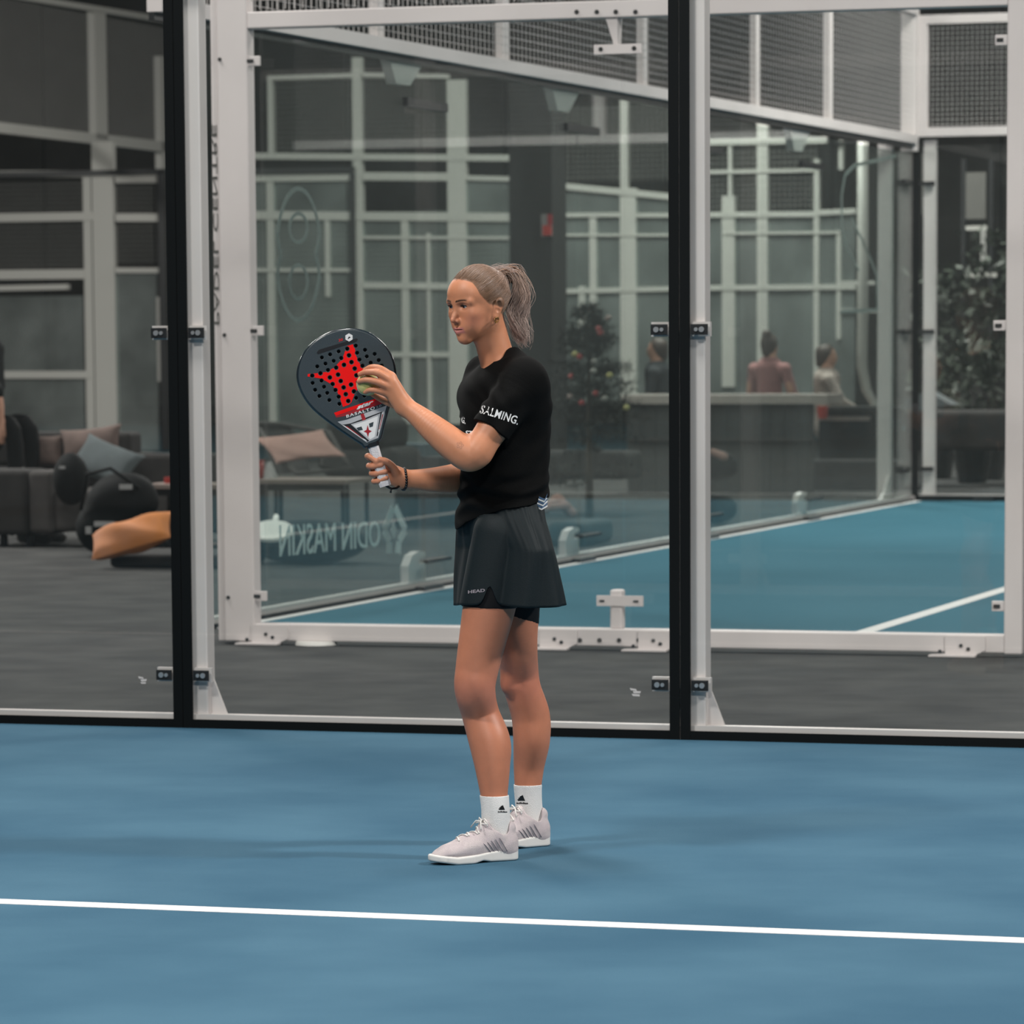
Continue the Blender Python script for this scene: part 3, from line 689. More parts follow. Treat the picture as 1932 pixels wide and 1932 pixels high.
# ---------------- hair
hcen = np.array([-.012, 0, .030]); hrad = np.array([.0920, .0745, .0860])
tie = np.array([-.100, .0, .070])
hcap = hel(tuple(hcen), tuple(hrad), .004); hfor = hel((.034, 0, .030), (.0550, .0670, .0530), .004)
nrm = nz(HU*(-1)+HF*.60); hpt = H(-.03, 0, .008)
earcut = [hel((-.020, .081*s, -.012), (.022, .016, .032), .006, 's') for s in (1, -1)]
def _hl(X, Y, Z):
    q = [(X-hc[0]), (Y-hc[1]), (Z-hc[2])]; f = q[0]*HF[0]+q[1]*HF[1]+q[2]*HF[2]; u = q[0]*HU[0]+q[1]*HU[1]+q[2]*HU[2]
    return np.maximum(np.minimum(hcap.fn(X, Y, Z), hfor.fn(X, Y, Z)), (HLN(f/HS)*HS-u)*.8)
cap = [Prim(_hl, np.minimum(hcap.lo, hfor.lo), np.maximum(hcap.hi, hfor.hi), .004), hel((-.098, 0, .055), (.020, .028, .030), .02), RC(H(-.07, 0, .0), H(-.06, 0, -.045), .035, .022, .02)] + earcut
nape = CUT(RC(H(-.055, .0, .01), H(-.050, 0, -.05), .058, .030, .02), H(-.052, 0, 0), HF*1.0+HU*.25)
cap[2] = nape
CAP = sdfobj('hair_cap', cap, .0022, M['hair'], PL_)
HB = np.array([.20, .110, .062]); HT = np.array([.47, .365, .325])
def capcol(P):
    q = (P-hc)/HS; f = q@HF; l = q@HL; u = q@HU
    ang = np.arctan2(l, u-.07+1e-6)
    st = .5+.5*np.sin(ang*46+f*30); st2 = .5+.5*np.sin(ang*101+f*55+1)
    w = np.clip(.0+.30*st*st2+.75*sm(.05, -.07, f), 0, 1)[:, None]
    return HB*.50*(1-w)+HT*.55*w
paint(CAP, capcol); CAPB = bvh(CAP)
def strandobj(name, strands, cols, parent, n=4):
    V = []; Q = []; Cc = []
    for (pts, rr), cc in zip(strands, cols):
        pts = np.array(pts); m_ = len(pts); t = np.gradient(pts, axis=0); t /= np.linalg.norm(t, axis=1)[:, None]+1e-9
        a = np.cross(t, [0.3, .2, 1.]); a /= np.linalg.norm(a, axis=1)[:, None]+1e-9; b = np.cross(t, a); base = len(V)*0+sum(len(x) for x in V)
        ring = [pts+(a*math.cos(2*math.pi*k/n)+b*math.sin(2*math.pi*k/n))*np.array(rr)[:, None] for k in range(n)]
        V.append(np.stack(ring, 1).reshape(-1, 3)); Cc.append(np.repeat(np.array(cc), n, axis=0))
        for i in range(m_-1):
            for k in range(n): Q.append((base+i*n+k, base+i*n+(k+1) % n, base+(i+1)*n+(k+1) % n, base+(i+1)*n+k))
    V = np.concatenate(V); Cc = np.concatenate(Cc)
    o = fastmesh(name, V, np.array(Q), M['hair'], parent)
    c4 = np.ones((len(V), 4), np.float32); c4[:, :3] = Cc; a_ = o.data.color_attributes.new('col', 'FLOAT_COLOR', 'POINT'); a_.data.foreach_set('color', c4.ravel())
    return o
rs = np.random.RandomState(5); ST = []; CO = []
td = (tie-hcen)/hrad; td /= np.linalg.norm(td)
for i in range(1150):
    s = 1 if rs.rand() < .62 else -1
    t = rs.rand() if rs.rand() < .55 else .62+.42*rs.rand()                                  # along the hairline from the forehead middle to the nape
    keyf = np.array([.084, .077, .065, .050, .043, .008, -.045, -.065]); keyl = np.array([0, .028, .045, .056, .061, .0690, .066, .040]); keyu = np.array([.058, .060, .059, .051, .028, .002, -.036, -.056])
    tt = t*7; p = np.array([np.interp(tt, range(8), keyf), s*np.interp(tt, range(8), keyl), np.interp(tt, range(8), keyu)])
    p += rs.randn(3)*.0025
    if rs.rand() < .45: p = p+(tie-p)*rs.rand()*.6; p[2] += .003       # shorter ones starting inside
    d0 = (p-hcen)/hrad; d0 /= np.linalg.norm(d0); om = math.acos(np.clip(d0@td, -1, 1)); pts = []; rr = []
    lift = 1.0+.010*rs.rand(); N_ = 11; p = p + (p-tie)*.06*rs.rand()
    wob = rs.randn()*.02
    for j in range(N_):
        w = -.22+1.22*j/(N_-1); dd = (math.sin((1-w)*om)*d0+math.sin(w*om)*td)/max(math.sin(om), 1e-3); dd[1] += wob*math.sin(w*math.pi)
        q = hcen+dd*hrad; far_ = H(*(hcen+dd*hrad*2)); cen_ = H(*hcen); p_ = cast(CAPB, far_, nz(cen_-far_), 0); p2_ = cast(BB, far_, nz(cen_-far_), 0); p_ = p2_ if p2_ is not None and (p2_-hc)@HF > .016*HS and (p_ is None or ( np.linalg.norm(p2_-far_) < np.linalg.norm(p_-far_))) else p_; pts.append(p_+nz(far_-cen_)*(.0006+.0020*(lift-1)*100*(.3+math.sin(w*math.pi))*.5) if p_ is not None else H(*q))
        g_ = (pts[-1]-hc)/HS
        if g_@HU < HLN(g_@HF)-.0015 and w < .3: pts.pop(); continue
        rr.append(.0009*(.55+.6*max(w, 0)))
    if len(pts) < 4: continue
    rr[0] = .0003; ST.append((pts, rr)); b_ = rs.rand()
    w_ = np.linspace(0, 1, len(pts))[:, None]; CO.append((HB*(.6+.4*b_))*(1-w_**1.9*.9)+(HT*(.6+.5*b_))*w_**1.9*.9)
strandobj('hair_strands', ST, CO, PL_)
ST = []; CO = []
tw = H(*tie)
path = [(957, 527), (967, 517), (977, 536), (978, 572), (972, 606), (981, 640)]
base_d = YP-tw[1]
PT = [tw]+[Pp(x, y, base_d+dd) for (x, y), dd in zip(path[1:], (-.008, -.012, -.008, -.002, .0))]
def bez(P, t):
    P = np.array(P); n = len(P)-1; x = np.clip(t*n, 0, n-1e-6); i = int(x); f = x-i
    g = lambda k: P[min(max(k, 0), n)]
    a, b, c, d = g(i-1), g(i), g(i+1), g(i+2)
    return .5*((2*b)+(-a+c)*f+(2*a-5*b+4*c-d)*f*f+(-a+3*b-3*c+d)*f**3)
grp = rs.rand(9, 3); gof = rs.randn(9, 3)*.75
for i in range(1300):
    o1 = rs.randn(3); o1 /= max(1, np.linalg.norm(o1)/1.5); ph = rs.rand(3)*6.28; am = .0024+.0030*rs.rand(); L_ = .66+.36*rs.rand(); N_ = 22; ph = grp[i % 9]*6.28+rs.rand(3)*.8; o1 = o1*.45+gof[i % 9]*1.0; pts = []; rr = []
    stray = rs.rand() < .10
    for j in range(N_):
        w = j/(N_-1)*L_; c = bez(PT, w); sp = .007+.0125*math.sin(min(w*1.25, 1)*math.pi*.55)
        if stray: sp *= 1.5
        off = o1*np.array([1.05, 1.0, .8])*sp; off[0] += am*3.2*w*math.sin(w*12+ph[0]); off[1] += am*2.5*w*math.sin(w*10+ph[1]); off[2] += am*math.sin(w*8+ph[2])
        pts.append(c+off); rr.append(.00085*(1.15-.75*j/(N_-1)))
    rr[-1] = .0002; ST.append((pts, rr)); b_ = rs.rand(); w_ = np.linspace(0, 1, N_)[:, None]; CO.append((HB*(.9+.5*b_))*(1-w_*.85)+(HT*(.75+.55*b_))*w_*.85)
for i in range(26):                                # fly-aways at the crown
    p0 = H(-.06-.05*rs.rand(), rs.randn()*.02, .095+.012*rs.rand()); p1 = p0+np.array([.03+.03*rs.rand(), 0, .004-.02*rs.rand()]); p2 = p1+np.array([.018, 0, -.02-.03*rs.rand()])
    ST.append(([p0, (p0+p1)/2+AZ*.004, p1, (p1+p2)/2+AZ*.002, p2], [.0004]*4+[.0001])); CO.append(np.tile(HT*.9, (5, 1)))
strandobj('ponytail', ST, CO, PL_)
mb = MB(); mb.tube([tw+HF*.002+(HL*math.cos(a)*.016+nz(HU*.9-HF*.4)*math.sin(a)*.016) for a in np.linspace(0, 2*math.pi, 20)], .0035, 8, caps=False); mb.build('hair_tie', mat('hair_tie', (.10, .07, .06), .8), PL_, smooth=True)
# ================================================================ clothes
def zpx(y): return Pp(950, y)[2]
_y = [684, 694, 705, 730, 770, 820, 870, 910, 935, 955, 975, 1001]
_xc = [948, 950, 951, 952, 953, 954, 952, 951, 950, 946, 940, 936]
_hw = [30, 40, 52, 75, 81, 80.5, 81, 80, 80, 79.5, 76, 74]
_b = [.050, .080, .100, .145, .150, .142, .142, .147, .156, .164, .164, .160]
_a = [math.sqrt(max((h/PXM)**2-(.47*b)**2, 4e-4))/.88 for h, b in zip(_hw, _b)]
_cen = [Pp(x, y, .0) for x, y in zip(_xc, _y)]
shirt = [LOFT([c[2] for c in _cen], [c[0] for c in _cen], [c[1] for c in _cen], _a, _b, BF, BL, .03)]
shirt += [RC(Pp(990, 712, .130), Pp(962, 692, .0), .038, .034, .03), RC(Pp(992, 702, .10), Pp(969, 674, .035), .034, .030, .02), RC(Pp(911, 712, -.14), Pp(946, 694, -.02), .040, .034, .03), RC(Pp(985, 735, .09), Pp(905, 745, -.10), .072, .062, .05),
          RC(Pp(994, 722, .12), Pp(989, 790, .07), .046, .050, .05)]
sd = nz(Pp(927, 813, .175)-Pp(990, 715, .145))
hemp = Pp(929, 813, .175)
slv = CHW([Pp(988, 714, .133), Pp(965, 750, .150), Pp(928, 810, .177), Pp(900, 852, .195)], [.049, .057, .0560, .0560], .022)
inn = CHW([Pp(945, 790, .172), Pp(930, 812, .176), Pp(900, 858, .186)], [.050, .0525, .0535], .01)
shirt += [CUT(slv, hemp, sd)]
fs = CHW([Pp(913, 704, -.14), Pp(900, 800, -.15)], [.054, .055], .02); shirt += [CUT(fs, Pp(901, 792, -.15), nz(Pp(905, 790, -.15)-Pp(912, 706, -.145)))]
# neck opening and V
_q = Pp(915, 699, 0); _r = nz(Pp(915, 699, .1)-_q); Vb = _q+_r*(-((_q-nb)@BL)/(_r@BL))
Ns = Pp(966, 656, .035); Fs = Ns-BL*2*((Ns-nb)@BL); n1 = nz(np.cross(BF, Ns-Vb)); n1 = n1*np.sign(n1[2]); n2 = nz(np.cross([0, 1, .05], Pp(910, 668, .0)-Vb)); n2 = n2*np.sign(n2[0])
def _vfn(X, Y, Z):
    g = lambda n, P: (X-P[0])*n[0]+(Y-P[1])*n[1]+(Z-P[2])*n[2]
    return np.maximum(np.maximum(-g(n1, Vb), -g(n2, Vb)), g(-BF, nb)-.055)
VPR = Prim(_vfn, Vb-.16, Vb+.16, .004, 's')
shirt += [CHW([H(-.035, 0, -.05), Pp(941, 672, .0), Pp(944, 684, .0)], [.045, .048, .042], .004, op='s'), VPR]
def folds(P3):
    x, y, z = P3; f = x*BF[0]+y*BF[1]; l = x*BL[0]+y*BL[1]
    z0 = zpx(800)
    w = .0022*np.sin(60*z+26*f+2.0*np.sin(18*l+9*z))*np.sin(11*z+7*l+1)+.0016*np.sin(95*(f*.6+z*.8)+3*np.sin(13*l))
    low = np.exp(-((z-zpx(935))/.055)**2); w = w+.0045*low*np.sin(120*z+22*f+2*np.sin(20*l+4))
    ch = np.exp(-((z-zpx(745))/.07)**2)*np.exp(-(((x-Pp(915, 745)[0]))/.05)**2); w = w+.0035*ch*np.sin(150*(x*.8+z*.55))
    return w*np.clip((zpx(705)-z)/(zpx(705)-zpx(745)), 0, 1)
def hemcut(X, Y, Z):                       # shirt hem: low at the front (left), high at the back
    xs = np.interp(X, [Pp(862, 900)[0], Pp(880, 900)[0], Pp(905, 900)[0], Pp(950, 900)[0], Pp(1000, 900)[0], Pp(1030, 900)[0]], [zpx(1000), zpx(984), zpx(972), zpx(957), zpx(951), zpx(938)])
    return xs-Z
def shirtpost(v, X, Y, Z): return np.maximum(v+folds((X, Y, Z)), hemcut(X, Y, Z))
SHIRT = sdfobj('shirt', shirt, .0026, M['shirt'], PL_, post=shirtpost)
# under-shorts (tights)
tg = CUT(CUT(CHW([Pp(930, 1095, .085+(dN-.085)*.2), Pp(926, 1130, .085+(dN-.085)*.25), Pp(918, 1160, .085+(dN-.085)*.33)], [.083, .0800, .0765], .006), Pp(920, 1146, .12), nz([-.05, 0, -1])), Pp(920, 1085, .1), AZ)
tg2 = CUT(CUT(CHW([Pp(970, 1095, -.09), Pp(970, 1130, -.09), Pp(973, 1210, -.10)], [.080, .0765, .0655], .006), Pp(985, 1166, -.1), nz([-.35, 0, -1])), Pp(920, 1085, .1), AZ)
sdfobj('under_shorts', [tg, tg2], .003, M['tights'], PL_)
# shorts: gathered waist, flaring pleated hem with a side slit
def shorts():
    yy = [944, 958, 980, 1010, 1050, 1090, 1120, 1141]; lx = [876, 869, 866, 865, 864, 862, 861, 860]; rx = [1020, 1021, 1024, 1032, 1041, 1048, 1054, 1058]
    nt = 220; nr = 40; V = []; Fc = []
    for j in range(nr+1):
        y = 944+(1141-944)*j/nr; l = np.interp(y, yy, lx); r = np.interp(y, yy, rx); c = Pp((l+r)/2, y, .0); hw = (r-l)/2/PXM; b = .146+.089*min(1., (j/nr)*2.2)**.8; t_ = j/nr
        a = math.sqrt(max(hw*hw-(.47*b)**2, .002))/.88
        for i in range(nt):
            w = 2*math.pi*i/nt; ca, sa = math.cos(w), math.sin(w)
            # folds
            fo = t_*(.0080*math.sin(6*w+1.1+1.4*t_+.8*math.sin(2*w))+.0038*math.sin(11*w+.3+2*t_+1.5*math.sin(3*w))+.0006*math.sin(23*w+3*t_))+.0014*(1-t_)**2*math.sin(37*w+3*math.sin(5*w))+.0016*math.sin(15*w+5*t_+2*math.sin(3*w))
            e = 2.3; rr = (abs(ca)**e+abs(sa)**e)**(-1/e)
            p = c+BF*(a*rr*ca+fo*ca)+BL*(b*rr*sa+fo*sa)
            # slit: lift the hem where the side opening is (towards the camera, front third)
            dw = (w-.48); dw = (dw+math.pi) % (2*math.pi)-math.pi
            if t_ > .8:
                slit = math.exp(-(dw/.075)**2); p = p+AZ*(.055*slit*(t_-.8)/.2)
                arch = math.exp(-((dw+.20)/.2)**2)
            dz = .010*math.sin(w*2+.6)*t_+.020*t_*max(0., math.cos(w-math.pi*.85))
            p = p+AZ*dz; V.append(p)
    for j in range(nr):
        for i in range(nt): Fc.append((j*nt+i, j*nt+(i+1) % nt, (j+1)*nt+(i+1) % nt, (j+1)*nt+i))
    V = np.array(V); C0 = np.repeat(np.array([Pp((np.interp(944+197*j/nr, yy, lx)+np.interp(944+197*j/nr, yy, rx))/2, 944+197*j/nr) for j in range(nr+1)]), nt, axis=0)
    lo_, hi_ = V.min(0), V.max(0); legs_ = [p for p in body if p.hi[2] > lo_[2] and p.lo[2] < hi_[2] and p.op == 'u' and p.hi[0] > lo_[0]+.06]
    for it in range(4):
        dd = np.full(len(V), 9.)
        for p in legs_: dd = np.minimum(dd, p.fn(V[:, 0], V[:, 1], V[:, 2]))
        out = V-C0; out[:, 2] = 0; out /= np.linalg.norm(out, axis=1)[:, None]
        V = V+out*np.clip(.011-dd, 0, .03)[:, None]
    o = meshobj('shorts', V, [f[::-1] for f in Fc], M['shorts'], PL_, smooth=True)
    md = o.modifiers.new('s', 'SOLIDIFY'); md.thickness = .0016; md.offset = -1
    return o
SHORTS = shorts()
# waist cord / towel tucked at the back
mb = MB(); mb.tube([Pp(1029, 924, .0), Pp(1031, 934, .01), Pp(1029, 944, .02), Pp(1026, 950, .03)], [.003, .0035, .004, .004], 8); mb.build('hanging_cord', M['print'], PL_, smooth=True)
tb_ = mat('towel_blue', (.06, .12, .22), .8)
for i in range(6):
    y0 = 958-i*3.6; V = [Pp(1011+i*1.2, y0, .118), Pp(1022+i*1.2, y0+4.5, .112), Pp(1033, y0-2-i*.8, .07), Pp(1033, y0-5-i*.8, .07), Pp(1022+i*1.2, y0+1.6, .113), Pp(1011+i*1.2, y0-3.2, .119)]
    MB().poly(V, [0, 1, 0], .004).build('towel_stripe', M['print'] if i % 2 == 0 else tb_, PL_)
# socks
def sock(pts, ytop, rib):
    ch = CHW([Pp(x, y, d) for x, y, d, r in pts], [r+.0028 for *_, r in pts], .005)
    top = Pp(pts[0][0], ytop, pts[0][2]); c = CUT(ch, top, nz([0, 0, 1]))
    return [c]
s1 = sock([(930, 1470, dN-.015, .0440), (932, 1495, dN-.01, .0400), (935, 1530, dN, .0385), (936, 1585, dN, .042)], 1500, 0)
s2 = sock([(996, 1455, dR, .0430), (996, 1490, dR, .0385), (998, 1525, dR, .0375), (1000, 1560, dR, .040)], 1480, 0)
SO1 = sdfobj('sock', s1, .0022, M['sock'], PL_); SO2 = sdfobj('sock', s2, .0022, M['sock'], PL_)

# shoes
def PLX(pts, z0, z1, fr, k=.006, rd=.006):
    """extruded planar hull of circles; z0(t), z1(t) tables; fr = (origin, forward, side)"""
    o, fd, sdv = fr; P = np.array(pts); lo = o-np.array([.4, .4, .02]); hi = o+np.array([.4, .4, .2])
    W_ = [o+fd*p[0]+sdv*p[1] for p in P]; lo = np.min([w-p[2] for w, p in zip(W_, P)], 0); hi = np.max([w+p[2] for w, p in zip(W_, P)], 0); hi = hi+AZ*.05; lo = lo*[1, 1, 0]
    def fn(X, Y, Z):
        t = (X-o[0])*fd[0]+(Y-o[1])*fd[1]; s = (X-o[0])*sdv[0]+(Y-o[1])*sdv[1]; d = None
        for p, q in zip(P[:-1], P[1:]):
            bx, by = q[0]-p[0], q[1]-p[1]; h = np.clip(((t-p[0])*bx+(s-p[1])*by)/(bx*bx+by*by+1e-9), 0, 1)
            e = np.sqrt((t-p[0]-bx*h)**2+(s-p[1]-by*h)**2)-(p[2]+(q[2]-p[2])*h); d = e if d is None else np.minimum(d, e)
        zl = np.interp(t, *z0); zh = np.interp(t, *z1); dz = np.maximum(zl-Z, Z-zh)
        a = d+rd; b = dz+rd
        return np.sqrt(np.maximum(a, 0)**2+np.maximum(b, 0)**2)+np.minimum(np.maximum(a, b), 0)-rd
    return Prim(fn, lo, hi, k)
def shoe(heel, toe, ank, side, lab):
    fd = nz((toe-heel)*[1, 1, 0]); sv = np.array([-fd[1], fd[0], 0]); o = heel*[1, 1, 0]-fd*.012
    S = np.linalg.norm((toe-heel)[:2])/.272
    q = lambda t, s, z: o+fd*t*S+sv*s+AZ*z
    fr = (o, fd*1.0, sv)
    foot = empty('shoe', o); foot.parent = PL_; foot.location = Vector(o-org(PL_))
    out = [(.034*S, 0, .033), (.10*S, .002*side, .031), (.18*S, .006*side, .043), (.225*S, .005*side, .0435), (.252*S, .002*side, .037)]
    sole = [PLX([(t, s, r+.003) for t, s, r in out], ([0, .10*S, .13*S, .16*S, .22*S, .29*S], [.0, .001, .006, .0, .0, .010]), ([0, .05*S, .15*S, .22*S, .29*S], [.040, .036, .026, .022, .030]), fr)]
    sdfobj('sole', sole, .0020, M['sole'], foot)
    up = [PLX([(t, s, r-.001) for t, s, r in out], ([0, .3], [.018, .018]), ([0, .06*S, .17*S, .22*S, .265*S, .29*S], [.070, .055, .060, .048, .038, .028]), fr, .01, .016),
          RC(q(.036, 0, .03), q(.030, 0, .088), .033, .025, .02), RC(q(.05, 0, .05), q(.075, 0, .075), .036, .034, .02),
          RC(q(.075, 0, .072), q(.165, .002*side, .046), .034, .032, .02), RC(q(.165, .002*side, .044), q(.235, .004*side, .030), .032, .026, .02),
          RC(q(.022, 0, .095), q(.028, 0, .085), .016, .017, .01), RC(q(.098, 0, .108), q(.118, 0, .088), .016, .019, .012, (fd, .55))]
    ax_ = q(.060, 0, .135); up += [RC(q(.064, 0, .088), ank+AZ*.05, .0350, .041, .006, op='s')]
    base = sdfobj('upper', up, .0022, M['upper'], foot)
    bv = bvh(base)
    toecap = [RC(q(.262, .003*side, .020), q(.268, .002*side, .026), .024, .020, .01)]
    mb = MB()                                   # laces
    for i in range(6):
        t = .112+i*.017; pts = []
        for s in np.linspace(-1, 1, 9):
            h = cast(bv, q(t+.006*s*(1 if i % 2 else -1), s*.021, .2), -AZ, .0022)
            if h is not None: pts.append(h)
        if len(pts) > 3: mb.tube(pts, .0024, 6, flat=.7)
    kn = cast(bv, q(.112, 0, .2), -AZ, .003)
    if kn is not None:
        for s in (-1, 1):
            mb.tube([kn, kn+sv*s*.018+AZ*.008, kn+sv*s*.032-fd*.004-AZ*.006, kn+sv*s*.018+fd*.010-AZ*.006, kn], .0022, 6)
            mb.tube([kn, kn+sv*s*.016+fd*.012, kn+sv*s*.034+fd*.020-AZ*.020], .0020, 6)
    mb.build('laces', M['sole'], foot, smooth=True)
    # slanted side stripes on both flanks
    for sgn in (-1, 1):
        for i in range(5):
            t0 = .066+i*.0135; pts = []
            for w in np.linspace(0, 1, 9):
                zz = .030+.040*w-.0035*i*w; tt = t0+.026*w-.0165
                h = cast(bv, q(tt, sgn*.12, zz), -sv*sgn, .0006)
                if h is not None: pts.append(h)
            if len(pts) > 3: MB().tube(pts, [.0022]*(len(pts)-1)+[.001], 6, flat=.5).build('side_stripe', M['stripe'], foot, smooth=True)
    return foot, q
shoe(FT_H, FT_T, Pp(936, 1545, dN), 1, '')
rdir = nz(fdir+np.array([-.10, -.25, 0])); 
shoe(RT_H, RT_H+rdir*.275, Pp(998, 1530, dR), 1, '')

# ---------------- prints: flat decals laid on the cloth
def decal(name, polys, bv, m, parent, off=.0009, label=None):
    """polys: list of faces as pixel polygons, laid on the surface under them"""
    V = []; Fc = []
    for pg in polys:
        n = len(V); P = []
        for x, y in pg:
            d = ray(x, y); h = bv.ray_cast(Vector(CP), Vector(d).normalized())
            if h[0] is None: P = None; break
            P.append(np.array(h[0])-nz(d)*off)
        if P: V += P; Fc.append(list(range(n, n+len(P))))
    if Fc: return meshobj(name, V, Fc, m, parent, label=label)
def textpx(txt, p0, ex, ey, shear=0, spacing=1., bold=.0, xs=1., curve=0.):
    """font faces mapped to pixels; ex/ey: px vectors of the full width / cap height"""
    V, Fc = textmesh(txt, 1.0, 0, shear=shear, spacing=spacing, bold=bold); hx = V[:, 0].max(); hy = V[:, 1].max(); out = []
    for f in Fc:
        out.append([(p0[0]+ex[0]*V[i, 0]/hx+ey[0]*V[i, 1]/hy, p0[1]+ex[1]*V[i, 0]/hx+ey[1]*V[i, 1]/hy+curve*(V[i, 0]/hx)*(1-V[i, 0]/hx)) for i in f])
    return out
BS = bvh(SHIRT)
decal('print', textpx('SALMING.', (904.5, 779), (72, 23), (4.0, -15.5), bold=.018, spacing=1.06, shear=.12, curve=-3), BS, M['print'], PL_, label='white lettering on the sleeve')
decal('print', textpx('G.', (870, 797), (8, 3.5), (1, -12), bold=.035), BS, M['print'], PL_, label='white lettering on the chest')
decal('print', textpx('ST', (877.5, 822), (13, 1), (1.5, -10), bold=.03), BS, M['print'], PL_, label='white lettering on the chest')
dg = bpy.context.evaluated_depsgraph_get()
BSH = bvh(SHORTS)
decal('print', textpx('HEAD', (883, 1120), (32, -3.5), (0, -6), bold=.03, xs=1), BSH, M['stripe'], PL_, label='small grey lettering on the hem')
for so, (cx, cy), sc_ in ((SO1, (948, 1528), .9), (SO2, (985, 1511), 1.1)):
    b_ = bvh(so); pol = []
    for i, (x0, w0, h0) in enumerate(((-7, 3.6, 3.5), (-2.6, 4.4, 6.8), (2.6, 5.0, 10))):
        pol.append([(cx+(x0-1.2*i)*sc_, cy), (cx+(x0+w0-1.2*i)*sc_, cy), (cx+(x0+w0-1.2*i-h0*.55+1.4)*sc_, cy-h0*sc_), (cx+(x0+w0-1.2*i-h0*.55-w0*.8)*sc_, cy-h0*sc_*.72)])
    pol += textpx('adidas', (cx-10*sc_, cy+5.2*sc_), (20*sc_, .6), (0, -3.4*sc_), bold=.04)
    decal('print', pol, b_, M['beads'], PL_, label='black three stripe mark on the sock')
# small tattoo on the forearm
pol = []
for a in range(5):
    w = a*1.257; cx, cy = 868+4.6*math.cos(w), 840+4.6*math.sin(w)
    for k in range(7):
        t0 = k/7*6.28; t1 = (k+.8)/7*6.28; pol.append([(cx+2.3*math.cos(t0), cy+2.3*math.sin(t0)), (cx+2.3*math.cos(t1), cy+2.3*math.sin(t1)), (cx+1.8*math.cos(t1), cy+1.8*math.sin(t1)), (cx+1.8*math.cos(t0), cy+1.8*math.sin(t0))])
decal('tattoo', pol, BB, mat('tattoo_ink', (.20, .10, .07), .6), PL_, off=.0004)
# beaded bracelet and wrist cord on the racket wrist
wc = Pp(762, 904, -.022); wax = nz(Pp(790, 905, -.035)-Pp(757, 903, -.02)); e1 = nz(np.cross(wax, AZ)); e2 = np.cross(wax, e1)
br = empty('bracelet', wc); br.parent = PL_; br.location = Vector(wc-org(PL_))
for i in range(24):
    a = 2*math.pi*i/24; V, Fc = uvs(wc+(e1*math.cos(a)+e2*math.sin(a)*1.05)*.0290+wax*.002*math.sin(2*a), .0042, 8, 6); meshobj('bead', V, Fc, M['beads'], br, smooth=True)
# ================================================================ racket and ball
RCK = empty('padel_racket', Pp(727, 917, .03), 'dark padel racket with a red star print and white grip in her right hand', 'racket')
DR = .030
def Rp(x, y, d=0.): return Pp(x, y, DR+d)
def z2(x, y): return (540+x/7.43, 600+y/7.43)
def curvemesh(loops, ext, bev, name):
    c = bpy.data.curves.new(name, 'CURVE'); c.dimensions = '2D'; c.fill_mode = 'BOTH'; c.extrude = ext; c.bevel_depth = bev; c.bevel_resolution = 2
    for L in loops:
        s = c.splines.new('POLY'); s.points.add(len(L)-1); s.use_cyclic_u = True
        for p, q in zip(s.points, L): p.co = (q[0], q[1], 0, 1)
    o = bpy.data.objects.new(name, c); COL.objects.link(o); bpy.context.view_layer.update()
    me = bpy.data.meshes.new_from_object(o.evaluated_get(bpy.context.evaluated_depsgraph_get())); bpy.data.objects.remove(o)
    return np.array([v.co[:] for v in me.vertices]), [list(p.vertices) for p in me.polygons]
def smoothloop(P, n=6):
    P = np.array(P, float); N = len(P); out = []
    for i in range(N):
        a, b, c, d = P[i-1], P[i], P[(i+1) % N], P[(i+2) % N]
        for j in range(n):
            f = j/n; out.append(.5*((2*b)+(-a+c)*f+(2*a-5*b+4*c-d)*f*f+(-a+3*b-3*c+d)*f**3))
    return out
oc = np.array([655., 712.])
w2 = lambda V, d0: [Rp(oc[0]+p[0]*PXM, oc[1]-p[1]*PXM, d0+p[2]) for p in V]
L2 = lambda pts: [((x-oc[0])/PXM, -(y-oc[1])/PXM) for x, y in pts]
outl = [z2(*p) for p in [(900, 175), (650, 212), (440, 325), (290, 470), (205, 640), (178, 830), (225, 1010), (330, 1185), (480, 1335), (690, 1495), (900, 1640), (1090, 1765)]]
outr = [z2(*p) for p in [(1290, 1705), (1345, 1530), (1400, 1320), (1455, 1130), (1500, 950), (1512, 780), (1465, 560), (1340, 370), (1140, 225)]]
rim = smoothloop(L2(outl[:11]+[z2(1070, 1750), z2(1120, 1790), z2(1290, 1700)]+outr[1:]), 5)
holes_px = [(855, 432), (975, 390), (735, 470), (1105, 448), (615, 512), (1240, 505), (880, 525), (995, 490), (500, 555), (770, 562), (1130, 540), (1298, 592), (665, 602), (915, 620), (1028, 585), (1185, 628), (550, 640), (810, 658), (435, 680), (700, 697), (960, 710), (1070, 670), (1340, 670), (585, 730), (727, 795), (985, 805), (480, 775), (612, 835), (765, 885), (365, 810), (495, 880), (910, 935), (650, 928), (370, 912), (805, 975), (530, 965), (950, 1030), (690, 1012), (405, 1008), (835, 1070), (575, 1052), (980, 1120), (465, 1095), (735, 1105), (1095, 1090), (870, 1165), (605, 1152), (745, 1205), (1230, 720), (1110, 760), (1010, 900), (1130, 860)]
HC = L2([z2(*p) for p in holes_px]); HRD = .0052
circ = lambda c, r, n=14: [(c[0]+r*math.cos(2*math.pi*i/n), c[1]-r*math.sin(2*math.pi*i/n)) for i in range(n)]
V, Fc = curvemesh([rim]+[circ(c, HRD+.0018) for c in HC], .0162, .0018, 'rk')
M['rface'] = mat('racket_face', (.022, .036, .045), .42, spec=.45, bump=.25, bscale=900)
M['rred'] = mat('racket_red', (.85, .002, .002), .5, spec=.2); M['rdred'] = mat('racket_dark_red', (.33, .008, .015), .4)
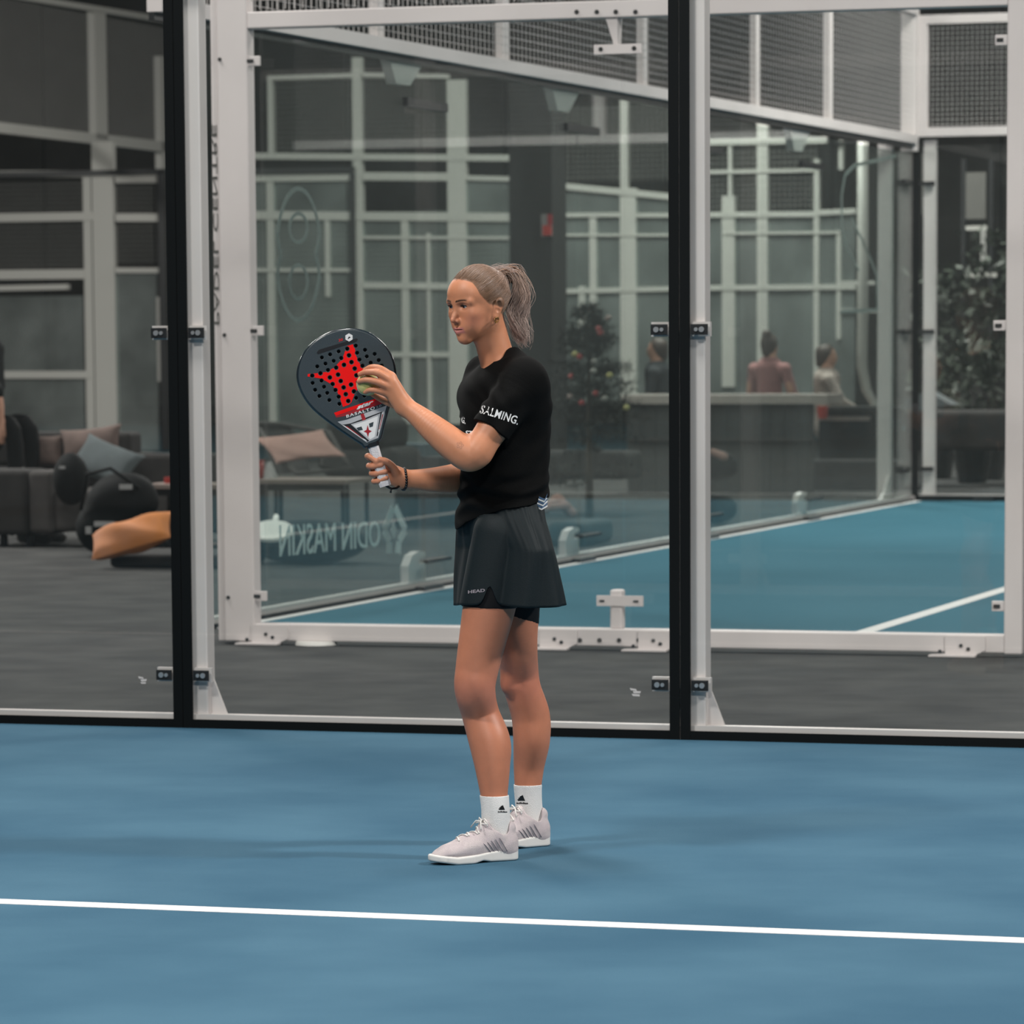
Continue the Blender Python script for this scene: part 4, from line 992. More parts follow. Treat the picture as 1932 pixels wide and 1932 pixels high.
M['rsil'] = mat('racket_silver', (.50, .50, .52), .35, metal=.25); M['rwhite'] = mat('racket_white', (.72, .72, .72), .4); M['rblk'] = mat('racket_black', (.008, .008, .010), .35)
M['grip'] = mat('white_grip', (.60, .58, .60), .75, bump=.5, bscale=300)
meshobj('racket_head', w2(V, 0), Fc, M['rface'], RCK)
# glossy frame rim around the edge
mb = MB(); rp = [Rp(oc[0]+p[0]*PXM*1.004, oc[1]-p[1]*PXM*1.004, 0) for p in rim]; mb.tube(rp+[rp[0]], .0150, 10, caps=False, flat=.45)
frame_m = mat('racket_frame', (.014, .022, .028), .22, spec=.6)
V_ = np.array(mb.v); 
o = mb.build('racket_frame', frame_m, RCK, smooth=True)
# foam core seen through the holes
V, Fc = curvemesh([[(p[0]*.93, p[1]*.93) for p in rim]], .001, 0, 'core'); meshobj('core', w2(V, -.016), Fc, M['rblk'], RCK)
def flatp(name, loops, m, d, holes=False, th=.0002, label=None):
    LL = [L2([z2(*p) for p in L]) for L in loops]
    if holes:
        def inside(pt, poly):
            c = False; n = len(poly)
            for i in range(n):
                (x0, y0), (x1, y1) = poly[i], poly[i-1]
                if (y0 > pt[1]) != (y1 > pt[1]) and pt[0] < (x1-x0)*(pt[1]-y0)/(y1-y0)+x0: c = not c
            return c
        ms = mesh_bool(LL[0], [c for c in HC if any(inside(q, LL[0]) for q in circ(c, HRD+.002, 8))], th)
        V, Fc = ms
    else: V, Fc = curvemesh(LL, th, 0, name)
    return meshobj(name, w2(V, .0181+d), Fc, m, RCK, label=label)
def mesh_bool(poly, cs, th):
    bm = bmesh.new(); vs = [bm.verts.new((p[0], p[1], 0)) for p in poly]; f = bm.faces.new(vs); r = bmesh.ops.extrude_face_region(bm, geom=[f]); 
    for v in r['geom']:
        if isinstance(v, bmesh.types.BMVert): v.co.z += .0006
    bmesh.ops.recalc_face_normals(bm, faces=bm.faces); me = bpy.data.meshes.new('a'); bm.to_mesh(me); a = bpy.data.objects.new('a', me); COL.objects.link(a)
    bm = bmesh.new()
    for c in cs:
        bmesh.ops.create_cone(bm, cap_ends=True, segments=16, radius1=HRD+.0022, radius2=HRD+.0022, depth=.01, matrix=Matrix.Translation((c[0], c[1], 0)))
    mb_ = bpy.data.meshes.new('b'); bm.to_mesh(mb_); b = bpy.data.objects.new('b', mb_); COL.objects.link(b)
    md = a.modifiers.new('x', 'BOOLEAN'); md.object = b; md.operation = 'DIFFERENCE'; md.solver = 'EXACT'
    bpy.context.view_layer.update(); m2 = bpy.data.meshes.new_from_object(a.evaluated_get(bpy.context.evaluated_depsgraph_get()))
    bpy.data.objects.remove(a); bpy.data.objects.remove(b)
    return np.array([v.co[:] for v in m2.vertices]), [list(p.vertices) for p in m2.polygons]
star = [(935, 368), (965, 440), (975, 520), (1030, 640), (1100, 712), (1230, 790), (1090, 900), (1010, 985), (960, 1060), (915, 1180), (880, 1215), (795, 1245), (770, 1170), (720, 1040), (640, 935), (560, 885), (470, 845), (300, 820), (303, 785), (420, 775), (570, 755), (680, 690), (790, 565), (850, 395)]
flatp('star_print', [star], M['rred'], 0, holes=True, label='bright red four pointed star')
flatp('brand_band', [[(670, 1330), (830, 1270), (1285, 1120), (1375, 1150), (1380, 1185), (1150, 1270), (850, 1370), (700, 1395)]], M['rdred'], 0)
flatp('brand_band', [[(670, 1330), (1285, 1120), (1220, 1190), (1000, 1262), (700, 1370)]], M['rred'], .0003)
flatp('throat_panel', [[(720, 1455), (850, 1425), (1410, 1225), (1290, 1680), (1130, 1745)]], M['rsil'], 0)
flatp('throat_panel', [[(770, 1500), (900, 1478), (1350, 1310), (1282, 1650), (1140, 1735)]], M['rblk'], .0003)
flatp('throat_panel', [[(905, 1490), (1095, 1430), (1320, 1335), (1262, 1680), (1170, 1725)]], M['rsil'], .0006)
flatp('throat_panel', [[(935, 1502), (1095, 1452), (1290, 1372), (1240, 1665), (1178, 1700)]], M['rwhite'], .0009)
flatp('throat_panel', [[(780, 1500), (812, 1505), (1130, 1720), (1115, 1725)]], M['rwhite'], .0009)
flatp('throat_panel', [[(1372, 1300), (1340, 1330), (1288, 1600), (1300, 1600)]], M['rwhite'], .0009)
flatp('throat_panel', [[(830, 1515), (860, 1520), (1085, 1685), (1072, 1690)]], M['rdred'], .0009)
flatp('throat_panel', [[(1360, 1345), (1346, 1350), (1300, 1560), (1308, 1560)]], M['rdred'], .0011)
flatp('throat_panel', [[(1040, 1350), (1085, 1335), (1118, 1425), (1070, 1440)]], M['rdred'], .0006)
flatp('throat_panel', [[(985, 1540), (1055, 1520), (1075, 1570), (1010, 1580)]], M['rface'], .0012)
flatp('throat_panel', [[(1160, 1480), (1225, 1455), (1215, 1520), (1170, 1535)]], M['rface'], .0012)
flatp('emblem', [[(1142, 1500), (1160, 1570), (1200, 1585), (1162, 1610), (1146, 1675), (1128, 1610), (1085, 1590), (1126, 1568)]], M['rdred'], .0014, label='dark red four pointed star emblem')
def rtext(txt, p0, ex, ey, m, d, **k):
    P = textpx(txt, p0, ex, ey, **k); V = []; Fc = []
    for pg in P: Fc.append(list(range(len(V), len(V)+len(pg)))); V += [Rp(x, y, .0181+d) for x, y in pg]
    meshobj('lettering', V, Fc, m, RCK)
a_ = z2(985, 1288); b_ = z2(1215, 1205); rtext('star', a_, (b_[0]-a_[0], b_[1]-a_[1]), (2.0, -8.5), M['rwhite'], .0008, bold=.05, shear=.2)
a_ = z2(845, 1400); b_ = z2(1245, 1278); rtext('BASALTO', a_, (b_[0]-a_[0], b_[1]-a_[1]), (-.9, -5.6), M['rwhite'], .0008, bold=.02, spacing=1.25)
a_ = z2(1262, 1268); b_ = z2(1335, 1240); rtext('2.0', a_, (b_[0]-a_[0], b_[1]-a_[1]), (-.6, -4), M['rsil'], .0008)
a_ = z2(735, 305); b_ = z2(805, 325); rtext('20', (a_[0], a_[1]+3.5), (8, -2), (-.5, -4.5), M['rred'], .0008)
flatp('bumper_groove', [[(430, 480), (460, 445), (985, 285), (1005, 298), (985, 330), (440, 508)]], M['rblk'], .0004)
hx_ = [(880+58*math.cos(w), 272+58*math.sin(w)) for w in np.linspace(.5, .5+2*math.pi, 7)[:-1]]; flatp('emblem', [hx_], M['rwhite'], .0006)
flatp('emblem', [[(862, 300), (905, 270), (880, 258), (870, 275)]], M['rblk'], .0009)
# handle
ha, hb = (703, 838), (727.5, 917); hd = np.array([hb[0]-ha[0], hb[1]-ha[1]]); hd = hd/np.linalg.norm(hd); hp = np.array([-hd[1], hd[0]])
def ring(c, w, t, d=0.):
    c = np.array(c); return [Rp(*(c-hp*w*s1 if True else c), d+t*s2) for s1, s2 in ((-1, -.6), (-1, .6), (-.6, 1), (.6, 1), (1, .6), (1, -.6), (.6, -1), (-.6, -1))]
def loft(name, secs, m):
    V = []; Fc = []; n = 8
    for s in secs: V += ring(*s)
    for i in range(len(secs)-1):
        for k in range(n): Fc.append((i*n+k, i*n+(k+1) % n, (i+1)*n+(k+1) % n, (i+1)*n+k))
    Fc += [tuple(range(n))[::-1], tuple(range((len(secs)-1)*n, len(secs)*n))]; return meshobj(name, V, Fc, m, RCK)
loft('grip', [(np.array(ha)+hd*4, 10.2, .0165), (np.array(ha)+hd*30, 9.8, .0165), (np.array(ha)+hd*60, 10.2, .017), (np.array(ha)+hd*78, 11.2, .018), (np.array(ha)+hd*83, 10.8, .0175)], M['grip'])
loft('collar_band', [(np.array(ha)-hd*3, 13.5, .0185), (np.array(ha)+hd*5, 11.5, .018)], M['rblk'])
mb = MB(); mb.tube([Rp(727, 916, 0), Rp(738, 922, .0), Rp(748, 921, -.02), Rp(757, 914, -.04)], .0035, 8); mb.tube([Rp(738, 922, 0), Rp(737, 930, .0)], .0028, 8); mb.build('wrist_cord', M['beads'], RCK, smooth=True)
BALL = empty('padel_ball', Pp(694, 725, DB), 'yellow felt ball held in her left hand against the racket face', 'ball')
bm_ = mat('yellow_felt', (.72, .68, .20), .95, bump=1., bscale=900, sheen=.5); V, Fc = uvs(Pp(694, 725, DB), .0328, 32, 20)
meshobj('felt', V, Fc, bm_, BALL, smooth=True)
mb = MB(); mb.tube([Pp(694, 725, DB)+.0326*nz([math.cos(a), -.55+.45*math.sin(2*a), math.sin(a)]) for a in np.linspace(0, 2*math.pi, 40)], .0012, 6, caps=False); mb.build('seam', M['print'], BALL, smooth=True)
# ================================================================ the hall beyond: further courts, lounge furniture, people
def boxv(name, x0, x1, y0, y1, v, dep, m, parent, bev=0, seg=2, **k):
    """upright box whose front face fills a pixel rectangle in the plane v"""
    u0, _, zt_ = pv(x0, (y0+y1)/2, v); u1 = pv(x1, (y0+y1)/2, v)[0]; z1 = pv((x0+x1)/2, y0, v)[2]; z0 = max(pv((x0+x1)/2, y1, v)[2], .0)
    o = MB().box(u0, u1, v, v+dep, z0, z1).build(name, m, parent, **k)
    if bev: bevel(o, bev, seg); o.data.shade_smooth() if seg > 2 else None
    return o
M['greypost'] = mat('grey_white_post', (.42, .415, .385), .5)
M['shadepost'] = mat('dull_post', (.27, .27, .255), .6)
def frame(name, label, v, posts=(), beams=(), meshes=(), panes=(), dep=.10, m='greypost', darks=(), cat='glass wall'):
    xs = [p[0] for p in posts]+[b[0] for b in beams]; g = empty('glass_wall', T(pv(sum(xs)/len(xs), 700, v)[0], v, 0), label, cat)
    for x0, x1, y0, y1 in posts: boxv('steel_post', x0, x1, y0, y1, v, dep, M[m], g)
    for x0, y0, x1, y1, th in beams:
        P = [pv(x0, y0, v), pv(x1, y1, v), pv(x1, y1+th, v), pv(x0, y0+th, v)]
        MB().hexa([T(P[3][0], v-.01, P[3][2]), T(P[2][0], v-.01, P[2][2]), T(P[2][0], v+dep*.8, P[2][2]), T(P[3][0], v+dep*.8, P[3][2]), T(P[0][0], v-.01, P[0][2]), T(P[1][0], v-.01, P[1][2]), T(P[1][0], v+dep*.8, P[1][2]), T(P[0][0], v+dep*.8, P[0][2])]).build('cross_beam', M[m], g)
    for x0, x1, y0, y1 in darks: boxv('dark_beam', x0, x1, y0, y1, v-.05, .05, M['blackm'], g)
    for x0, x1, y0, y1 in meshes:
        a, b, c = pv(x0, y1, v), pv(x1, y1, v), pv(x0, y0, v); mb = MB(); wires(mb, T(a[0], v+.03, a[2]), T(b[0], v+.03, a[2]), T(a[0], v+.03, c[2]), .06, .006); mb.build('wire_mesh', M['shadepost'], g, kind='stuff')
    for x0, x1, y0, y1 in panes:
        a, b, c = pv(x0, y1, v), pv(x1, y1, v), pv(x0, y0, v); slab('glass_pane', a[0], b[0], v+.02, v+.035, max(a[2], .02), c[2], M['glassE'], g)
    return g
VE = 34.5
slab('blue_turf', -34, -8.2, VE+.1, 54, -.02, .0, M['turf_far'], base=T(-20, 40, 0)); bpy.data.objects['blue_turf.002'] if 'blue_turf.002' in bpy.data.objects else None
for o in list(bpy.data.objects):
    if o.name.startswith('blue_turf') and 'kind' not in o and o.parent is None: tag(o, 'blue turf of the furthest court on the left', kind='structure')
frame('e', 'tall white framed court wall with wire mesh far behind the grey sofa', VE,
      posts=[(177, 217, 268, 862), (160, 175, 330, 862), (318, 336, 320, 862), (296, 303, 560, 720)],
      beams=[(-60, 322, 296, 322, 12), (218, 333, 300, 333, 12), (-60, 404, 176, 400, 16), (218, 403, 300, 403, 15), (-60, 510, 160, 508, 18), (218, 505, 300, 505, 10), (-60, 540, 128, 536, 10), (-60, 700, 170, 700, 14), (230, 852, 400, 858, 10)],
      meshes=[(-60, 160, 345, 510), (218, 300, 345, 500)], panes=[(-60, 160, 560, 850), (218, 300, 510, 850)], darks=[(301, 314, 320, 850), (-60, 318, 322, 331)])
# tall side fence over it, running away from the camera: lower and upper beams slope in the picture
UE = -15.6
GE = empty('mesh_fence', T(UE, 30, 3), 'white framed wire mesh fence sloping away above the sofa at upper left', 'fence')
def cb(name, xa, ya, xb, yb, th, m='greypost'):
    A, B = pu(xa, ya, UE), pu(xb, yb, UE); A2, B2 = pu(xa, ya+th, UE), pu(xb, yb+th, UE)
    MB().hexa([T(UE-.05, A[1], A2[2]), T(UE+.05, A[1], A2[2]), T(UE+.05, B[1], B2[2]), T(UE-.05, B[1], B2[2]), T(UE-.05, A[1], A[2]), T(UE+.05, A[1], A[2]), T(UE+.05, B[1], B[2]), T(UE-.05, B[1], B[2])]).build(name, M[m], GE)
    return A, B, A2, B2
lo_ = cb('mesh_rail', -80, 222, 330, 270, 20); up_ = cb('mesh_rail', -80, -30, 330, 36, 11)
for x0, x1, y0, y1 in ((174, 196, 20, 262), (298, 312, 106, 320), (-60, -40, -20, 240)):
    a, b = pu(x0, 200, UE), pu(x1, 200, UE); zt1, zb1 = pu(x0, y0, UE)[2], pu(x0, y1, UE)[2]; slab('mesh_post', UE-.05, UE+.05, a[1], b[1], zb1, zt1, M['greypost'], GE)
mb = MB(); A, B = lo_[0], lo_[1]; C_ = up_[2]; wires(mb, T(UE, A[1], A[2]), T(UE, B[1], B[2]), T(UE, A[1], C_[2]), .055, .0042); mb.build('wire_mesh', M['shadepost'], GE, kind='stuff')
frame('f', 'white framed court walls seen through the tall panes left of the player', 33.0,
      posts=[(667, 684, 108, 760), (505, 514, 145, 288), (505, 518, 335, 800), (758, 772, 405, 800), (845, 880, 150, 800), (613, 622, 400, 560), (806, 812, 440, 800)],
      beams=[(455, 288, 960, 292, 12), (505, 143, 667, 138, 8), (684, 137, 845, 140, 8), (470, 330, 667, 328, 13), (684, 325, 845, 326, 15), (880, 331, 965, 333, 9), (470, 398, 960, 402, 16), (684, 445, 960, 446, 6), (684, 532, 850, 534, 12), (684, 664, 850, 664, 10), (470, 506, 667, 506, 7)],
      meshes=[(515, 667, 150, 288), (684, 845, 150, 285), (684, 960, 470, 640), (470, 667, 410, 640)], panes=[(470, 667, 330, 840), (684, 845, 400, 840), (880, 962, 340, 840)], darks=[(473, 667, 316, 326), (662, 669, 326, 640)])
frame('g', 'pale court frame standing behind the small fir tree', 32.0,
      posts=[(1043, 1061, 345, 745), (1170, 1183, 185, 355), (1170, 1200, 355, 748), (1112, 1125, 404, 590), (1092, 1104, 540, 640)],
      beams=[(1043, 343, 1275, 366, 12), (1060, 402, 1170, 401, 8), (1200, 402, 1330, 402, 8), (1060, 441, 1275, 441, 5), (1060, 545, 1275, 540, 9)],
      meshes=[(1043, 1275, 200, 345)], panes=[(1061, 1170, 360, 760), (1200, 1330, 370, 760)])
frame('h', 'grouped pale posts and beams of courts behind the two seated people', 31.0,
      posts=[(1362, 1386, 370, 730), (1428, 1448, 225, 735), (1374, 1380, 270, 370), (1535, 1545, 300, 730), (1578, 1586, 435, 640), (1582, 1590, 265, 320)],
      beams=[(1333, 262, 1560, 258, 12), (1333, 322, 1540, 318, 6), (1333, 400, 1540, 399, 10), (1545, 396, 1615, 393, 10), (1365, 438, 1586, 436, 5), (1333, 538, 1615, 536, 10), (1582, 530, 1650, 530, 7), (1582, 583, 1655, 583, 7)],
      meshes=[(1333, 1540, 270, 400)], panes=[(1333, 1535, 400, 760), (1545, 1612, 400, 760)], darks=[(1575, 1640, 266, 270)])
fp = empty('banner_pole', T(pv(1628, 740, 27)[0], 27, 0), 'broad pale upright pole curving out at its foot left of the glass corner', 'pole')
MB().tube([T(*q) for q in [pv(1628, 268, 27), pv(1628, 600, 27), pv(1626, 690, 27), pv(1634, 735, 27), pv(1650, 765, 27), (pv(1652, 800, 27)[0], 27, .0)]], [.055, .055, .055, .05, .04, .04], 10).build('pole', M['greypost'], fp, smooth=True)
boxv('column', 962, 1042, 150, 925, 26, .5, mat('black_cladding', (.010, .010, .010), .6), None); tag(bpy.data.objects['column'], 'black clad column right behind the player head', 'column')
for x in (984, 1004, 1022): pass
sg = empty('wall_sign', T(*pv(1031, 445, 25.9)), 'small red and white sign on the black column', 'sign')
boxv('plate', 1021, 1041, 404, 446, 25.9, .02, mat('sign_grey', (.22, .2, .2), .5), sg); boxv('red_field', 1024, 1040, 425, 444, 25.88, .02, mat('sign_red', (.45, .03, .02), .5), sg); boxv('red_field', 1033, 1041, 404, 424, 25.88, .02, M['rdred'], sg)
# right bay behind the end wall
rb = empty('equipment_frame', T(*pv(1850, 800, 30.2)), 'dark shelving frame with grey boards far right behind the end wall', 'shelf')
boxv('board', 1740, 1766, 290, 405, 30.2, .05, M['panel'], rb); boxv('board', 1822, 1860, 325, 413, 30.2, .05, M['panel'], rb); boxv('frame_bar', 1822, 1862, 426, 434, 30.2, .05, M['greypost'], rb)
boxv('frame_bar', 1850, 1860, 434, 512, 30.2, .05, M['shadepost'], rb); boxv('frame_bar', 1818, 1880, 515, 523, 30.2, .05, M['greypost'], rb); boxv('upright', 1812, 1820, 300, 930, 30.2, .1, M['blackm'], rb); boxv('upright', 1864, 1872, 300, 930, 30.2, .1, M['blackm'], rb)

# ---------------------------------------------------------------- soft shapes
def pillowmesh(c, ex, ey, ez, w, h, t, n=18, pinch=.12, wr=.0, seed=0):
    V = []; Fc = []; ex, ey, ez = nz(ex), nz(ey), nz(ez); r = np.random.RandomState(seed); ph = r.rand(4)*6
    for sd in (1, -1):
        for j in range(n+1):
            for i in range(n+1):
                a, b = 2*i/n-1, 2*j/n-1; px_ = a*(1-pinch*(1-abs(b)**2)*abs(a)**3*0+0)*(1-pinch*(1-b*b)*a*a); py2 = b*(1-pinch*(1-a*a)*b*b)
                th = max(0, (1-a*a)*(1-b*b))**.42; th = th+wr*math.sin(5*a+ph[0]+3*b)*(1-a*a)*(1-b*b)
                V.append(c+ex*px_*w/2+ey*py2*h/2+ez*sd*th*t/2)
    m_ = n+1
    for s in range(2):
        for j in range(n):
            for i in range(n):
                q = [s*m_*m_+j*m_+i, s*m_*m_+j*m_+i+1, s*m_*m_+(j+1)*m_+i+1, s*m_*m_+(j+1)*m_+i]; Fc.append(q if s == 0 else q[::-1])
    return V, Fc
def pillow(name, px, v, zc, w, h, t, yaw, tilt, roll, m, label, cat, group=None, wr=.1, pinch=.12, seed=1):
    u = px; c = T(u, v, zc); R_ = Matrix.Rotation(yaw, 3, 'Z') @ Matrix.Rotation(tilt, 3, 'X') @ Matrix.Rotation(roll, 3, 'Y')
    B3 = np.array([AX, AY, AZ]).T; g = lambda a: B3@np.array(R_@Vector(a))
    V, Fc = pillowmesh(c, g((1, 0, 0)), g((0, 0, 1)), -g((0, 1, 0)), w, h, t, pinch=pinch, wr=wr, seed=seed)
    z0 = min(p[2] for p in V); o = meshobj(name, V, Fc, m, None, smooth=True); tag(o, label, cat, group); return o
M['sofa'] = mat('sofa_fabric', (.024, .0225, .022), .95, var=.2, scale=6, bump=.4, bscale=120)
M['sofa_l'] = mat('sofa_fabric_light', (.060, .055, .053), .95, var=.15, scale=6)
M['cgrey'] = mat('cushion_blue_grey', (.075, .09, .095), .9, var=.1); M['cpink'] = mat('cushion_dusty_pink', (.36, .21, .18), .9, var=.1, scale=4); M['cbrown'] = mat('cushion_brown', (.12, .085, .075), .9, var=.15)
M['orange'] = mat('cushion_orange', (.52, .24, .14), .9, scale=2.2, col2=(.58, .20, .035)); M['bag'] = mat('black_bag', (.0035, .0045, .005), .75, spec=.15, bump=.6, bscale=30)
M['wood'] = mat('pale_tabletop', (.24, .19, .17), .5, var=.1); M['gloss'] = mat('bag_print', (.35, .35, .35), .5); M['skin2'] = mat('skin_far', (.55, .30, .21), .6); M['cup'] = mat('red_cup', (.28, .025, .02), .45)
# grey sofa left
SV = 13.0
SF = empty('sofa', T(-5.5, 13.4, 0), 'dark grey corner sofa at the left beyond the glass', 'sofa')
def pb(name, x0, x1, y0, y1, v, dep, m, bev=.04): o = boxv(name, x0, x1, y0, y1, v, dep, m, SF); bevel(o, bev, 4); return o
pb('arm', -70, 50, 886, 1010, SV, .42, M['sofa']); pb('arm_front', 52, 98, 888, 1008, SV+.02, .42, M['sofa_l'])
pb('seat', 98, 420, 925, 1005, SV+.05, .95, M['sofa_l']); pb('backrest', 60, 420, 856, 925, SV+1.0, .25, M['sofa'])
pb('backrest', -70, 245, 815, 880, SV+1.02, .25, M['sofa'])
for x in (0, 50, 300): boxv('leg', x, x+10, 1005, 1036, SV+.1, .05, M['blackm'], SF)
def at(x, y, v): return pv(x, y, v)
u, v, z = at(172, 842, 13.85); pillow('cushion', u, v, z, .50, .30, .16, 0, math.radians(-12), math.radians(-6), M['cbrown'], 'brownish cushion leaning on the grey sofa back', 'cushion', 'cushions on the sofa')
u, v, z = at(84, 850, 13.85); pillow('cushion', u, v, z, .30, .24, .14, 0, math.radians(-12), 0, M['cbrown'], 'small dark brown cushion beside the person at the left edge', 'cushion', 'cushions on the sofa')
u, v, z = at(198, 872, 13.5); pillow('cushion', u, v, z, .54, .34, .16, 0, math.radians(-35), math.radians(22), M['cgrey'], 'blue grey cushion tilted on the sofa seat behind the bags', 'cushion', 'cushions on the sofa')
# bags
def bag(parts, label, name='backpack', straps=(), marks=()):
    g = empty(name, T(parts[0][0][0], parts[0][0][1], 0), label, 'bag'); P = [EL(T(*c), r, .06, np.array([AX, AY, AZ])) for c, r in parts]
    o = sdfobj('body', P, .018, M['bag'], g)
    for c, w, h in marks: MB().box(c[0]-w/2, c[0]+w/2, c[1]-.02, c[1], c[2]-h/2, c[2]+h/2).build('mark', M['gloss'], g)
    for s_ in straps: MB().tube([T(*p) for p in s_], .014, 6).build('strap', M['bag'], g, smooth=True)
    return g
a = at(118, 905, 12.6); bag([((a[0], 12.75, a[2]), (.13, .13, .19))], 'black backpack standing on the sofa seat left of the cushion', marks=[((at(116, 880, 12.6)[0], 12.62, at(116, 882, 12.6)[2]), .04, .02)])
a = at(215, 935, 11.8); b = at(190, 1000, 11.8)
bag([((a[0], 11.95, a[2]-.05), (.26, .2, .17)), ((a[0]+.02, 11.95, a[2]+.03), (.20, .16, .12)), ((b[0], 11.95, .20), (.24, .2, .20))], 'large black sports bag slumped against the sofa with pale logos', 'sports_bag',
    straps=[[(a[0]-.25, 11.8, a[2]-.1), (a[0]-.18, 11.75, a[2]+.15), (a[0], 11.75, a[2]+.19), (a[0]+.2, 11.78, a[2]+.05)]],
    marks=[((at(233, 918, 11.7)[0], 11.75, at(233, 919, 11.7)[2]), .09, .035), ((at(193, 989, 11.7)[0], 11.75, at(193, 989, 11.7)[2]), .15, .035), ((at(163, 1002, 11.7)[0], 11.75, at(163, 1001, 11.7)[2]), .04, .05)])
# orange cushion on a dark floor pad
fz = fl(250, 1065); pd_ = MB().box(at(205, 1050, 10.6)[0], at(420, 1050, 10.6)[0], 10.6, 11.4, .0, .09).build('floor_pad', M['sofa'], None); bevel(pd_, .03, 3); tag(pd_, 'flat dark floor pad under the orange cushion', 'pad')
u, v, z = at(248, 1014, 10.5); pillow('cushion', u, v, z+.01, .56, .26, .20, math.radians(-10), math.radians(-48), math.radians(-24), M['orange'], 'orange and pink cushion leaning over the dark floor pad', 'cushion', pinch=.04, wr=.25)
# low table at the sofa end with red item
def lowtable(x0, x1, ytop, v, dep, label, hleg=None, th=.03):
    u0, _, z = at(x0, ytop, v); u1 = at(x1, ytop, v)[0]; g = empty('low_table', T((u0+u1)/2, v+dep/2, 0), label, 'table')
    MB().box(u0, u1, v, v+dep, z-th, z).build('tabletop', M['wood'], g)
    for uu in (u0+.03, u1-.05):
        for vv in (v+.03, v+dep-.06): MB().box(uu, uu+.025, vv, vv+.025, 0, z-th).build('leg', M['blackm'], g)
    MB().box(u0+.03, u1-.03, v+.03, v+.05, z-th-.05, z-th).build('apron', M['blackm'], g)
    return g, z
lowtable(262, 420, 914, 12.2, .5, 'low pale topped side table at the right end of the sofa')
c_ = at(318, 910, 12.4); tag(MB().tube([T(c_[0], 12.45, c_[2]-.01), T(c_[0], 12.45, c_[2]+.035)], .05, 12).build('red_dish', M['cup'], None), 'small red dish on the low table by the sofa', 'dish')
# lounge behind the second court's side glass
g_, zt2 = lowtable(468, 652, 905, 13.4, .6, 'long low table with pale top and black legs behind the glass')
cu = at(480, 893, 13.5)
cp = empty('red_cup', T(cu[0], 13.6, zt2), 'red cup on the long low table', 'cup'); MB().tube([T(cu[0], 13.6, zt2), T(cu[0], 13.6, zt2+.13)], [.030, .040], 14).build('wall', M['cup'], cp, smooth=True); MB().tube([T(cu[0], 13.6, zt2+.128), T(cu[0], 13.6, zt2+.136)], .042, 14).build('rim', M['cup'], cp)
nk = at(504, 885, 13.7); tag(MB().hexa([T(nk[0]-.05, 13.7, zt2), T(nk[0]+.05, 13.7, zt2), T(nk[0]+.05, 13.8, zt2), T(nk[0]-.05, 13.8, zt2), T(nk[0]-.01, 13.74, zt2+.12), T(nk[0]+.01, 13.74, zt2+.12), T(nk[0]+.01, 13.76, zt2+.12), T(nk[0]-.01, 13.76, zt2+.12)]).build('napkin', M['gloss'], None), 'folded pale napkin beside the red cup', 'napkin')
# wire lounge chair with a pink cushion
ch = empty('lounge_chair', T(at(575, 900, 14.4)[0], 14.6, 0), 'low lounge chair with a big dusty pink cushion and thin pale frame', 'chair')
def P3(x, y, v): return T(*pv(x, y, v))
MB().tube([P3(478, 798, 14.9), P3(530, 800, 14.9), P3(620, 815, 14.8), P3(663, 885, 14.2), P3(560, 893, 14.1), P3(520, 860, 14.3), P3(490, 810, 14.8)], .018, 6).build('frame', M['sofa_l'], ch, smooth=True)
MB().tube([P3(604, 828, 14.6), P3(604, 880, 14.3), P3(663, 884, 14.2)], .014, 6).build('frame', M['sofa_l'], ch, smooth=True)
for x in (520, 655): MB().tube([P3(x, 885, 14.3), T(at(x, 885, 14.3)[0], 14.3, 0)], .015, 6).build('leg', M['blackm'], ch)
MB().poly([P3(482, 800, 14.95), P3(545, 800, 14.95), P3(585, 890, 14.5), P3(520, 895, 14.5)], AY, .05).build('backrest', M['sofa'], ch)
V, Fc = pillowmesh(P3(565, 843, 14.3), P3(610, 825, 14.3)-P3(525, 835, 14.3), P3(520, 810, 14.6)-P3(600, 900, 14.1), AY, .56, .44, .16, wr=.2, pinch=.1); meshobj('seat_cushion', V, Fc, M['cpink'], ch, smooth=True)
ds = empty('sofa', T(at(660, 880, 16)[0], 16.5, 0), 'dark rounded sofa behind the pink cushioned chair', 'sofa')
for nm, a in (('backrest', (610, 720, 790, 850)), ('seat', (600, 745, 845, 900))): o = boxv(nm, *a, 16, .7, M['sofa'], ds); bevel(o, .08, 4)
crates = [(738, 800, 838, 862, 'bluish crate stacked left behind the player elbow'), (742, 872, 862, 884, 'wide dark crate under the bluish one'), (760, 868, 884, 905, 'pale blue box at the bottom of the stack left of the player')]
for i, (x0, x1, y0, y1, lb) in enumerate(crates):
    o = boxv('storage_box', x0, x1, y0, y1, 17, .4, mat('box_blue', ((.05, .09, .11), (.012, .02, .025), (.09, .14, .17))[i], .7), None); tag(o, lb, 'box', 'storage boxes behind the player')
o = boxv('storage_box', 745, 872, 905, 1000, 17.0, .4, M['sofa'], None); tag(o, 'dark base box below the stacked boxes left of the player', 'box', 'storage boxes behind the player')
